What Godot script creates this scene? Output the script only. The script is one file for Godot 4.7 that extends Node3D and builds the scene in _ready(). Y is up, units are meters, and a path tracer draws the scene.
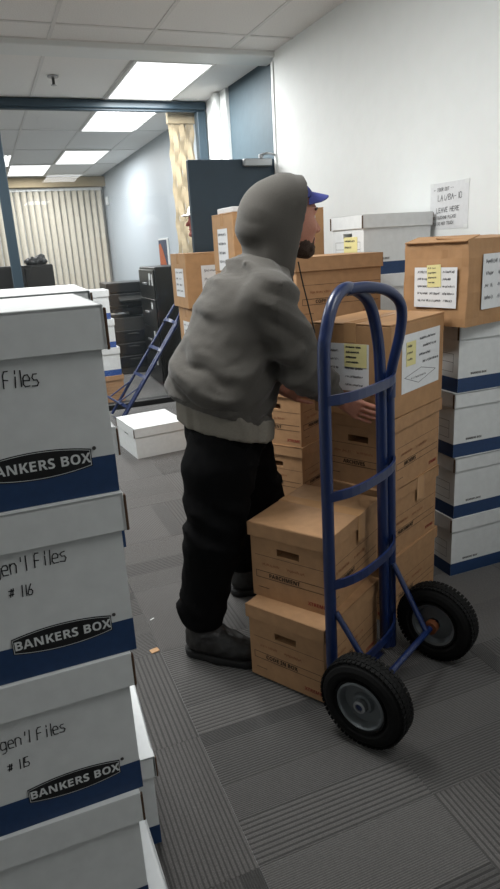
extends Node3D
# An office corridor: a man in a grey hoodie stacks archive boxes beside a blue hand truck.
# World frame: camera above the origin, -z runs down the corridor, the right-hand wall is at x = 2.15.

const CEIL := 2.78
const BH := 0.286            # height of an archive box with its lid
var M := {}
var names := {}
var rng := RandomNumberGenerator.new()
var mesh_cache := {}

# ------------------------------------------------------------------ scene
func _ready() -> void:
	rng.seed = 4711
	make_camera()
	make_environment()
	make_materials()
	make_room()
	make_far_room()
	make_left_stacks()
	make_right_stacks()
	make_truck_and_boxes()
	make_back_stacks()
	make_worker()
	make_second_person()
	make_small_things()

func make_camera() -> void:
	var cam := Camera3D.new()
	cam.name = "camera"
	# basis measured from the vanishing points of the carpet grid, the ceiling grid and the wall corners
	cam.transform = Transform3D(Basis(Vector3(0.92588749, -0.05495091, 0.37378169), Vector3(0.1603124, 0.95302205, -0.2569998), Vector3(-0.34209982, 0.29787474, 0.89120051)).orthonormalized(), Vector3(0, 1.5, 0))
	cam.fov = 69.395
	cam.near = 0.02
	cam.current = true
	add_child(cam)

func make_environment() -> void:
	var we := WorldEnvironment.new()
	we.name = "world_environment"
	var e := Environment.new()
	e.background_mode = Environment.BG_COLOR
	e.background_color = Color(0, 0, 0)
	e.tonemap_mode = Environment.TONE_MAPPER_LINEAR
	e.tonemap_exposure = 1.0
	e.sdfgi_enabled = true
	e.ssao_enabled = true
	e.ssil_enabled = true
	we.environment = e
	add_child(we)
	# the troffers of this room: [x centre, z centre, z length, power, label]
	troffer(1.525, -5.6, 1.22, 6.5, "lit ceiling panel between the white beam and the blue window header")
	troffer(-0.915, -5.6, 1.22, 6.0, "lit ceiling panel left of the sprinkler by the blue window header")
	troffer(0.305, -2.55, 1.22, 6.0, "lit ceiling panel over the middle of the corridor")
	troffer(1.525, -0.3, 1.22, 2.0, "lit ceiling panel above the right wall stacks")
	troffer(1.525, 5.2, 1.22, 1.1, "lit ceiling panel far behind the white box stacks")
	troffer(-0.915, 5.2, 1.22, 1.1, "lit ceiling panel at the opposite end near the left wall")
	# the troffers of the office behind the glass
	troffer(1.515, -7.13, 1.36, 2.2, "lit ceiling panel just behind the blue window header")
	troffer(1.515, -9.85, 1.36, 4.0, "lit ceiling panel in the middle of the glazed office")
	troffer(0.9, -11.25, 1.36, 5.0, "lit ceiling panel closest to the vertical blinds")
	troffer(-0.32, -8.5, 1.36, 5.0, "lit ceiling panel left of the blue window post")

# ------------------------------------------------------------------ small helpers
func mat(c: Color, rough := 0.8, metal := 0.0, spec := 0.5) -> StandardMaterial3D:
	var m := StandardMaterial3D.new()
	m.albedo_color = c
	m.roughness = rough
	m.metallic = metal
	m.metallic_specular = spec
	return m

func noise_tex(freq: float, lo: Color, hi: Color, size := 256, seed_v := 1, oct := 4, normal := false, bump := 4.0) -> NoiseTexture2D:
	var n := FastNoiseLite.new()
	n.seed = seed_v
	n.frequency = freq
	n.fractal_octaves = oct
	var t := NoiseTexture2D.new()
	t.width = size
	t.height = size
	t.seamless = true
	t.noise = n
	if normal:
		t.as_normal_map = true
		t.bump_strength = bump
	else:
		var g := Gradient.new()
		g.set_color(0, lo)
		g.set_color(1, hi)
		t.color_ramp = g
	return t

func textured(c: Color, rough: float, spread: float, freq: float, scale: float, seed_v: int, nscale := 0.0) -> StandardMaterial3D:
	var m := mat(Color.WHITE, rough)
	m.albedo_texture = noise_tex(freq, c * (1.0 - spread), (c * (1.0 + spread * 0.7)).clamp(), 256, seed_v)
	m.uv1_triplanar = true
	m.uv1_scale = Vector3.ONE * scale
	if nscale > 0.0:
		m.normal_enabled = true
		m.normal_texture = noise_tex(freq * 2.0, c, c, 256, seed_v + 50, 4, true)
		m.normal_scale = nscale
	return m

func numbered(n: String) -> String:
	if not names.has(n):
		names[n] = 0
		return n
	names[n] += 1
	return "%s_%03d" % [n, names[n]]

func thing(called: String, label: String, category: String, at := Vector3.ZERO, turn := 0.0, group := "", kind := "") -> Node3D:
	var o := Node3D.new()
	o.name = numbered(called)
	o.position = at
	o.rotation.y = turn
	if label != "":
		o.set_meta("label", label)
	if category != "":
		o.set_meta("category", category)
	if group != "":
		o.set_meta("group", group)
	if kind != "":
		o.set_meta("kind", kind)
	add_child(o)
	return o

func part(parent: Node3D, called: String, mesh: Mesh, m: Material, xf := Transform3D.IDENTITY) -> MeshInstance3D:
	var o := MeshInstance3D.new()
	o.name = called
	o.mesh = mesh
	o.material_override = m
	o.transform = xf
	o.cast_shadow = GeometryInstance3D.SHADOW_CASTING_SETTING_ON
	parent.add_child(o, true)
	return o

func setting(called: String, mesh: Mesh, m: Material, at := Vector3.ZERO) -> MeshInstance3D:
	var o := part(self, numbered(called), mesh, m, Transform3D(Basis.IDENTITY, at))
	o.set_meta("kind", "structure")
	return o

func mv(x: float, y: float, z: float) -> Transform3D:
	return Transform3D(Basis.IDENTITY, Vector3(x, y, z))

func new_st() -> SurfaceTool:
	var st := SurfaceTool.new()
	st.begin(Mesh.PRIMITIVE_TRIANGLES)
	return st

func tri(st: SurfaceTool, a: Vector3, b: Vector3, c: Vector3, n: Vector3) -> void:
	# orders the corners so that the front (clockwise) looks along n
	if (b - a).cross(c - a).dot(n) > 0.0:
		var t := b
		b = c
		c = t
	for v in [a, b, c]:
		st.set_normal(n)
		st.set_uv(Vector2(v.x + 0.5, v.z + 0.5))
		st.add_vertex(v)

func quad(st: SurfaceTool, a: Vector3, b: Vector3, c: Vector3, d: Vector3, n: Vector3) -> void:
	tri(st, a, b, c, n)
	tri(st, a, c, d, n)

# a chamfered box centred on c
func add_box(st: SurfaceTool, c: Vector3, s: Vector3, bev := 0.003, xf := Transform3D.IDENTITY) -> void:
	var h := s * 0.5
	bev = minf(bev, minf(h.x, minf(h.y, h.z)) * 0.45)
	var i := h - Vector3.ONE * bev
	var bx := xf.basis
	var f := func(v: Vector3) -> Vector3: return xf * (c + v)
	for ax in 3:
		for sg in [-1.0, 1.0]:
			var n := Vector3.ZERO
			n[ax] = sg
			var u := (ax + 1) % 3
			var w := (ax + 2) % 3
			var p := []
			for q in [[-1, -1], [1, -1], [1, 1], [-1, 1]]:
				var v := Vector3.ZERO
				v[ax] = sg * h[ax]
				v[u] = q[0] * i[u]
				v[w] = q[1] * i[w]
				p.append(f.call(v))
			quad(st, p[0], p[1], p[2], p[3], bx * n)
	if bev <= 0.0:
		return
	for ax in 3:
		var u := (ax + 1) % 3
		var w := (ax + 2) % 3
		for su in [-1.0, 1.0]:
			for sw in [-1.0, 1.0]:
				var p := []
				for e in [[-1, 0], [1, 0], [1, 1], [-1, 1]]:
					var v := Vector3.ZERO
					v[ax] = e[0] * i[ax]
					v[u] = su * (h[u] if e[1] == 0 else i[u])
					v[w] = sw * (i[w] if e[1] == 0 else h[w])
					p.append(f.call(v))
				var n := Vector3.ZERO
				n[u] = su
				n[w] = sw
				quad(st, p[0], p[1], p[2], p[3], (bx * n).normalized())
	for sx in [-1.0, 1.0]:
		for sy in [-1.0, 1.0]:
			for sz in [-1.0, 1.0]:
				var sv := Vector3(sx, sy, sz)
				tri(st, f.call(Vector3(h.x, i.y, i.z) * sv), f.call(Vector3(i.x, h.y, i.z) * sv), f.call(Vector3(i.x, i.y, h.z) * sv), (bx * sv).normalized())

func box_mesh(s: Vector3, bev := 0.003) -> ArrayMesh:
	var key := "b%s_%s" % [s, bev]
	if not mesh_cache.has(key):
		var st := new_st()
		add_box(st, Vector3.ZERO, s, bev)
		mesh_cache[key] = st.commit()
	return mesh_cache[key]

# tube through points, round section
func add_tube(st: SurfaceTool, pts: Array, r: float, seg := 10, squash := Vector2.ONE) -> void:
	var rings := []
	var up := Vector3.UP
	for k in pts.size():
		var a: Vector3 = pts[maxi(k - 1, 0)]
		var b: Vector3 = pts[mini(k + 1, pts.size() - 1)]
		var d := (b - a).normalized()
		if k == 0:
			up = Vector3.UP if absf(d.y) < 0.9 else Vector3.RIGHT
		var side := d.cross(up).normalized()
		up = side.cross(d).normalized()
		var ring := []
		for j in seg:
			var t := TAU * j / seg
			ring.append([pts[k] + side * cos(t) * r * squash.x + up * sin(t) * r * squash.y, (side * cos(t) + up * sin(t)).normalized()])
		rings.append(ring)
	for k in rings.size() - 1:
		for j in seg:
			var j2 := (j + 1) % seg
			smooth_quad(st, rings[k][j], rings[k][j2], rings[k + 1][j2], rings[k + 1][j])
	for e in [0, rings.size() - 1]:
		var nd: Vector3 = (pts[0] - pts[1]).normalized() if e == 0 else (pts[-1] - pts[-2]).normalized()
		for j in range(1, seg - 1):
			tri(st, rings[e][0][0], rings[e][j][0], rings[e][j + 1][0], nd)

func smooth_quad(st: SurfaceTool, a: Array, b: Array, c: Array, d: Array) -> void:
	var n: Vector3 = a[1] + b[1] + c[1] + d[1]
	for t in [[a, b, c], [a, c, d]]:
		var o: Array = t
		if (o[1][0] - o[0][0]).cross(o[2][0] - o[0][0]).dot(n) > 0.0:
			o = [t[0], t[2], t[1]]
		for v in o:
			st.set_normal(v[1])
			st.set_uv(Vector2(v[0].x, v[0].y))
			st.add_vertex(v[0])

func tube_mesh(pts: Array, r: float, seg := 10, squash := Vector2.ONE) -> ArrayMesh:
	var st := new_st()
	add_tube(st, pts, r, seg, squash)
	return st.commit()

# Catmull-Rom through control points
func curve(ctrl: Array, n := 8) -> Array:
	var out := []
	for k in ctrl.size() - 1:
		var p0: Vector3 = ctrl[maxi(k - 1, 0)]
		var p1: Vector3 = ctrl[k]
		var p2: Vector3 = ctrl[k + 1]
		var p3: Vector3 = ctrl[mini(k + 2, ctrl.size() - 1)]
		for j in n:
			out.append(p1.cubic_interpolate(p2, p0, p3, float(j) / n))
	out.append(ctrl[-1])
	return out

# a lathe round the local z axis, profile of Vector2(radius, z)
func lathe(prof: Array, seg := 40) -> ArrayMesh:
	var st := new_st()
	for k in prof.size() - 1:
		var p: Vector2 = prof[k]
		var q: Vector2 = prof[k + 1]
		var d := (q - p).normalized()
		var nn := Vector2(d.y, -d.x)
		for j in seg:
			var v := []
			for e in [[p, j], [p, j + 1], [q, j + 1], [q, j]]:
				var t: float = TAU * e[1] / seg
				v.append([Vector3(e[0].x * cos(t), e[0].x * sin(t), e[0].y), Vector3(nn.x * cos(t), nn.x * sin(t), nn.y)])
			smooth_quad(st, v[0], v[1], v[2], v[3])
	return st.commit()

# polygon (x, y) extruded from z0 to z1
func add_prism(st: SurfaceTool, poly: PackedVector2Array, z0: float, z1: float) -> void:
	var idx := Geometry2D.triangulate_polygon(poly)
	for k in range(0, idx.size(), 3):
		var a := poly[idx[k]]
		var b := poly[idx[k + 1]]
		var c := poly[idx[k + 2]]
		tri(st, Vector3(a.x, a.y, z1), Vector3(b.x, b.y, z1), Vector3(c.x, c.y, z1), Vector3(0, 0, 1))
		tri(st, Vector3(a.x, a.y, z0), Vector3(b.x, b.y, z0), Vector3(c.x, c.y, z0), Vector3(0, 0, -1))
	var ccw := not Geometry2D.is_polygon_clockwise(poly)
	for k in poly.size():
		var a := poly[k]
		var b := poly[(k + 1) % poly.size()]
		var d := (b - a).normalized()
		var n := Vector3(d.y, -d.x, 0) if ccw else Vector3(-d.y, d.x, 0)
		quad(st, Vector3(a.x, a.y, z0), Vector3(b.x, b.y, z0), Vector3(b.x, b.y, z1), Vector3(a.x, a.y, z1), n)

func prism(poly: PackedVector2Array, z0: float, z1: float) -> ArrayMesh:
	var st := new_st()
	add_prism(st, poly, z0, z1)
	return st.commit()

func print_text(s: String, height: float, bold := true, serif := false, spread := 1.0) -> Mesh:
	var key := "t%s%s%s%s" % [s, height, bold, serif]
	if mesh_cache.has(key):
		return mesh_cache[key]
	var f := SystemFont.new()
	f.font_names = PackedStringArray(["Droid Serif" if serif else "Droid Sans"])
	f.font_weight = 700 if bold else 400
	var t := TextMesh.new()
	t.text = s
	t.font = f
	t.font_size = 64
	t.pixel_size = height / 46.0
	t.depth = 0.0006
	t.curve_step = 2.0
	mesh_cache[key] = t
	return t

# ------------------------------------------------------------------ handwriting: pen strokes as thin ribbons
const GLYPH := {
	"A": "02 28 42;15 35", "B": "02 08 38 47 36 05;35 44 43 32 02", "C": "47 38 18 07 03 12 32 43", "D": "02 08 28 46 44 22 02",
	"E": "48 08 02 42;05 35", "F": "48 18 02;05 35", "G": "47 38 18 07 03 12 32 43 45 25", "H": "02 08;42 48;05 45", "I": "22 28",
	"L": "08 02 42", "M": "02 08 25 48 42", "N": "02 08 42 48", "O": "12 03 07 18 38 47 43 32 12", "P": "02 08 38 47 46 35 05",
	"R": "02 08 38 47 46 35 05;25 42", "S": "47 38 18 07 06 15 35 44 43 32 12 03", "T": "08 48;28 22", "U": "08 03 12 32 43 48", "V": "08 22 48",
	"0": "12 03 07 18 38 47 43 32 12", "1": "22 28", "5": "38 08 05 35 44 43 32 02", "6": "38 15 03 12 32 43 44 35 15", "7": "08 48 12;15 35",
	"#": "13 27;33 47;04 44;06 46", "-": "05 35", "/": "02 48", "'": "28 26", ">": "26 45 24", "<": "46 25 44",
	"g": "45 36 16 05 03 12 32 43;46 41 30 10", "e": "04 44 45 36 16 05 03 12 42", "n": "02 06;05 16 36 45 42", "l": "28 22", "i": "22 26;28 27",
	"s": "36 16 05 14 34 43 32 02", "f": "02 07 18 38;05 35"}

func pen(st: SurfaceTool, s: String, at: Vector2, h: float, lw: float, slant := 0.0, rise := 0.0, jitter := 0.25, z := 0.0008, wf := 1.0) -> void:
	var x := at.x
	var k := h / 6.0
	for ch in s:
		if not GLYPH.has(ch):
			x += h * 0.55 * wf
			continue
		for stroke in GLYPH[ch].split(";"):
			var last := Vector2.INF
			for pt in stroke.split(" "):
				var gx := float(pt.substr(0, 1)) + rng.randf_range(-jitter, jitter)
				var gy := float(pt.substr(1, 1)) - 2.0 + rng.randf_range(-jitter, jitter)
				var p := Vector2(x + (gx * 0.8 * wf + gy * slant) * k, at.y + gy * k + (x - at.x) * rise)
				if last != Vector2.INF:
					ribbon(st, last, p, lw, z)
				last = p
		x += h * wf * (0.46 if ch in "li1'I" else 0.74)

func ribbon(st: SurfaceTool, a: Vector2, b: Vector2, w: float, z: float) -> void:
	var d := (b - a).normalized() * w * 0.5
	var n := Vector2(-d.y, d.x)
	a -= d
	b += d
	quad(st, Vector3(a.x + n.x, a.y + n.y, z), Vector3(b.x + n.x, b.y + n.y, z), Vector3(b.x - n.x, b.y - n.y, z), Vector3(a.x - n.x, a.y - n.y, z), Vector3(0, 0, 1))

# an illegible handwritten word
func squiggle(st: SurfaceTool, at: Vector2, w: float, h: float, lw: float, z := 0.0008) -> void:
	lw *= 0.6
	h *= 0.75
	var n := maxi(6, int(w / h * 4.0))
	var last := Vector2.INF
	for k in n + 1:
		var p := Vector2(at.x + w * k / n, at.y + h * (0.5 + (0.5 if k % 2 else -0.5) * rng.randf_range(0.35, 1.0)))
		if last != Vector2.INF and rng.randf() > 0.2:
			ribbon(st, last, p, lw, z)
		last = p

# a paper label on the face whose frame is xf (origin at its middle, z outwards)
func paper_label(parent: Node3D, called: String, xf: Transform3D, w: float, h: float, m: Material, rows: int, lw := 0.003, fill := 0.85, words := 2) -> MeshInstance3D:
	var st := new_st()
	add_box(st, Vector3(0, 0, 0.0006), Vector3(w, h, 0.0012), 0.0)
	var o := part(parent, called, st.commit(), m, xf)
	if rows > 0:
		var s2 := new_st()
		for k in rows:
			var y := h * (0.5 - (k + 0.8) / (rows + 0.6))
			var x := -w * 0.42
			for j in words:
				var ww := w * fill / words * rng.randf_range(0.55, 0.95)
				squiggle(s2, Vector2(x, y), ww, h / (rows + 1.0) * 0.5, lw, 0.0016)
				x += w * fill / words
		part(o, "handwriting", s2.commit(), M.pen_ink)
	return o

func face_xf(size: Vector3, side: String, at: Vector2, lift := 0.0) -> Transform3D:
	# frame on a face of a box standing on y = 0: at.x along the face (to the viewer's right), at.y up
	var b := Basis.IDENTITY
	var o := Vector3(at.x, at.y, size.z * 0.5 + lift)
	if side == "left":
		b = Basis(Vector3.UP, -PI / 2)
		o = Vector3(-size.x * 0.5 - lift, at.y, at.x)
	elif side == "right":
		b = Basis(Vector3.UP, PI / 2)
		o = Vector3(size.x * 0.5 + lift, at.y, -at.x)
	elif side == "top":
		b = Basis(Vector3.RIGHT, -PI / 2)
		o = Vector3(at.x, size.y + lift, -at.y)
	return Transform3D(b, o)

# ------------------------------------------------------------------ materials
func make_materials() -> void:
	M.wall = textured(Color(0.90, 0.91, 0.905), 0.7, 0.008, 0.02, 1.2, 3, 0.05)
	M.office_wall = textured(Color(0.70, 0.735, 0.765), 0.55, 0.01, 0.02, 1.2, 2)
	M.blue_wall = textured(Color(0.23, 0.305, 0.345), 0.6, 0.04, 0.02, 1.5, 4, 0.04)
	M.blue_frame = mat(Color(0.17, 0.24, 0.285), 0.45)
	M.sill = mat(Color(0.05, 0.055, 0.06), 0.5)
	M.door_blue = textured(Color(0.17, 0.235, 0.285), 0.5, 0.04, 0.015, 1.0, 5)
	M.white_trim = mat(Color(0.85, 0.86, 0.855), 0.5)
	M.steel = mat(Color(0.62, 0.63, 0.64), 0.35, 0.8)
	M.chrome = mat(Color(0.75, 0.76, 0.78), 0.2, 0.9)
	M.ceiling_tile = textured(Color(0.90, 0.895, 0.885), 0.95, 0.06, 0.18, 2.2, 7, 0.3)
	M.tee = mat(Color(0.82, 0.815, 0.805), 0.5)
	M.subfloor = mat(Color(0.16, 0.16, 0.16), 0.95)
	M.white_card = textured(Color(0.835, 0.845, 0.845), 0.72, 0.025, 0.03, 3.0, 9)
	M.raw_card = textured(Color(0.30, 0.215, 0.15), 0.9, 0.12, 0.2, 14.0, 10)
	M.blue_print = textured(Color(0.11, 0.225, 0.38), 0.6, 0.06, 0.05, 4.0, 11)
	M.black_print = mat(Color(0.055, 0.06, 0.07), 0.55)
	M.white_print = mat(Color(0.82, 0.83, 0.83), 0.6)
	M.ink = mat(Color(0.10, 0.10, 0.12), 0.6)
	M.pen_ink = mat(Color(0.20, 0.20, 0.22), 0.7)
	M.grey_ink = mat(Color(0.26, 0.25, 0.25), 0.7)
	M.brown_ink = mat(Color(0.13, 0.085, 0.055), 0.7)
	M.red_ink = mat(Color(0.52, 0.16, 0.12), 0.7)
	M.faint_ink = mat(Color(0.52, 0.33, 0.21), 0.8)
	M.kraft = textured(Color(0.645, 0.495, 0.35), 0.75, 0.05, 0.03, 2.4, 12, 0.05)
	M.carton = textured(Color(0.645, 0.49, 0.335), 0.7, 0.05, 0.025, 2.0, 15, 0.06)
	M.carton_pale = textured(Color(0.68, 0.53, 0.375), 0.7, 0.05, 0.025, 2.0, 16, 0.06)
	M.tape = mat(Color(0.72, 0.56, 0.40), 0.22)
	M.paper = textured(Color(0.84, 0.845, 0.85), 0.75, 0.02, 0.03, 4.0, 17)
	M.note = mat(Color(0.85, 0.815, 0.58), 0.8)
	M.truck_blue = mat(Color(0.045, 0.125, 0.29), 0.35, 0.0, 0.5)
	M.truck_blue.clearcoat_enabled = true
	M.truck_blue.clearcoat = 0.25
	M.truck_blue.clearcoat_roughness = 0.2
	M.rubber = textured(Color(0.045, 0.045, 0.045), 0.75, 0.2, 0.08, 6.0, 18, 0.2)
	M.rubber.metallic_specular = 0.3
	M.rim = mat(Color(0.42, 0.44, 0.45), 0.45, 0.5)
	M.rust = mat(Color(0.40, 0.22, 0.11), 0.7, 0.3)
	M.skin = textured(Color(0.66, 0.45, 0.37), 0.55, 0.05, 0.05, 8.0, 19)
	M.skin.subsurf_scatter_enabled = true
	M.skin.subsurf_scatter_strength = 0.15
	M.hoodie = textured(Color(0.285, 0.272, 0.252), 0.95, 0.10, 0.10, 7.0, 20, 0.3)
	M.hoodie.rim_enabled = true
	M.hoodie.rim = 0.25
	M.drawstring = mat(Color(0.2, 0.195, 0.19), 0.95)
	M.shirt = textured(Color(0.47, 0.45, 0.41), 0.9, 0.06, 0.06, 6.0, 21, 0.3)
	M.denim = textured(Color(0.038, 0.038, 0.042), 0.9, 0.25, 0.12, 8.0, 22, 0.3)
	M.denim.metallic_specular = 0.2
	M.boot = textured(Color(0.10, 0.095, 0.09), 0.5, 0.25, 0.06, 5.0, 23, 0.25)
	M.sole = mat(Color(0.025, 0.025, 0.025), 0.8)
	M.beard = textured(Color(0.25, 0.19, 0.155), 0.9, 0.3, 0.3, 12.0, 24, 0.8)
	M.cap_blue = textured(Color(0.22, 0.25, 0.52), 0.8, 0.06, 0.08, 6.0, 25, 0.2)
	M.eye = mat(Color(0.75, 0.72, 0.70), 0.3)
	M.dark_eye = mat(Color(0.05, 0.035, 0.03), 0.3)
	M.cabinet = mat(Color(0.035, 0.04, 0.042), 0.35)
	M.plastic_dark = mat(Color(0.06, 0.068, 0.078), 0.4)
	M.plastic_grey = mat(Color(0.17, 0.17, 0.165), 0.5)
	M.slat = mat(Color(0.76, 0.735, 0.68), 0.8)
	M.cream = textured(Color(0.66, 0.60, 0.49), 0.85, 0.04, 0.05, 5.0, 26)
	M.white_cap = mat(Color(0.84, 0.83, 0.81), 0.85)
	M.jacket = mat(Color(0.06, 0.065, 0.07), 0.9)
	M.face2 = mat(Color(0.62, 0.36, 0.32), 0.6)
	M.orange = mat(Color(0.66, 0.33, 0.16), 0.7)
	M.slate = mat(Color(0.20, 0.23, 0.32), 0.7)
	M.far_blue = mat(Color(0.12, 0.29, 0.56), 0.7)
	var glass := StandardMaterial3D.new()
	glass.albedo_color = Color(0.9, 0.95, 0.96, 0.012)
	glass.transparency = BaseMaterial3D.TRANSPARENCY_ALPHA
	glass.roughness = 0.0
	M.glass = glass
	var diff := mat(Color(0.95, 0.95, 0.95), 0.6)
	diff.emission_enabled = true
	diff.emission = Color(0.99, 1.0, 1.0)
	diff.emission_energy_multiplier = 1.6
	M.diffuser = diff
	M.carpet = []
	for k in 6:
		M.carpet.append(carpet_material(k))

# ribbed carpet tile: bands of coarse and fine cords, a few tones
func carpet_material(k: int) -> StandardMaterial3D:
	var n := 320
	var img := Image.create(n, n, false, Image.FORMAT_RGB8)
	var hgt := Image.create(n, n, false, Image.FORMAT_RGB8)
	var r := RandomNumberGenerator.new()
	r.seed = 90 + k
	# bands across the tile: [share of the width, cord pitch in pixels, contrast, tone]
	var bands: Array = [
		[[0.10, 4, 0.15, 0.70], [0.35, 6, 0.75, 0.95], [0.25, 4, 0.45, 1.0], [0.30, 10, 1.0, 1.05]],
		[[0.30, 10, 1.0, 1.1], [0.30, 10, 0.9, 1.0], [0.40, 8, 0.9, 1.05]],
		[[0.12, 4, 0.1, 0.62], [0.28, 8, 0.8, 0.9], [0.30, 4, 0.35, 1.05], [0.30, 6, 0.8, 1.0]],
		[[0.45, 4, 0.35, 1.15], [0.25, 10, 1.0, 0.85], [0.30, 4, 0.3, 1.1]],
		[[0.25, 12, 1.0, 0.92], [0.15, 4, 0.1, 0.85], [0.60, 5, 0.5, 1.1]],
		[[0.55, 4, 0.3, 1.2], [0.45, 4, 0.4, 1.05]]][k]
	var at := 0.0
	var col := PackedFloat32Array()
	var ht := PackedFloat32Array()
	col.resize(n)
	ht.resize(n)
	for b in bands:
		var x0 := int(at * n)
		at += b[0]
		for x in range(x0, mini(n, int(at * n) + 1)):
			var ph := float((x - x0) % int(b[1])) / float(b[1])
			var ridge := 1.0 if ph > 0.35 else 0.0
			ht[x] = ridge
			col[x] = b[3] * (1.0 + (0.13 if ridge > 0.5 else -0.27) * b[2])
	for x in n:
		for y in n:
			var v: float = col[x] * (1.0 + r.randf_range(-0.16, 0.16))
			img.set_pixel(x, y, Color(0.25 * v, 0.243 * v, 0.238 * v))
			var hh := ht[x] * 0.75 + r.randf() * 0.25
			hgt.set_pixel(x, y, Color(hh, hh, hh))
	var m := mat(Color.WHITE, 0.95, 0.0, 0.3)
	m.albedo_texture = ImageTexture.create_from_image(img)
	m.heightmap_enabled = true
	m.heightmap_texture = ImageTexture.create_from_image(hgt)
	m.heightmap_scale = 0.12
	m.rim_enabled = true
	m.rim = 1.0
	return m

# ------------------------------------------------------------------ the room
func troffer(x: float, z: float, length: float, power: float, label: String) -> void:
	var t := thing("ceiling_light", label, "light", Vector3(x, CEIL, z), 0.0, "fluorescent ceiling panels")
	lights_built.append([t, length])
	var a := AreaLight3D.new()
	a.name = "panel_lamp"
	a.area_size = Vector2(0.56, length - 0.06)
	a.light_energy = power
	a.light_color = Color(0.99, 0.995, 0.99)
	a.area_range = 30.0
	a.shadow_enabled = true
	a.rotation = Vector3(-PI / 2, 0, 0)
	a.position = Vector3(0, -0.022, 0)
	t.add_child(a)

var lights_built := []

func finish_troffers() -> void:
	for e in lights_built:
		var t: Node3D = e[0]
		var l: float = e[1]
		var st := new_st()
		for s in [-1.0, 1.0]:
			add_box(st, Vector3(s * 0.292, -0.006, 0), Vector3(0.024, 0.022, l), 0.003)
			add_box(st, Vector3(0, -0.006, s * (l * 0.5 - 0.012)), Vector3(0.56, 0.022, 0.024), 0.003)
		part(t, "frame", st.commit(), M.tee)
		part(t, "diffuser", box_mesh(Vector3(0.562, 0.006, l - 0.046), 0.001), M.diffuser, mv(0, -0.008, 0))

func slab(called: String, lo: Vector3, hi: Vector3, m: Material, bev := 0.0) -> MeshInstance3D:
	return setting(called, box_mesh(hi - lo, bev), m, (lo + hi) * 0.5)

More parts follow.
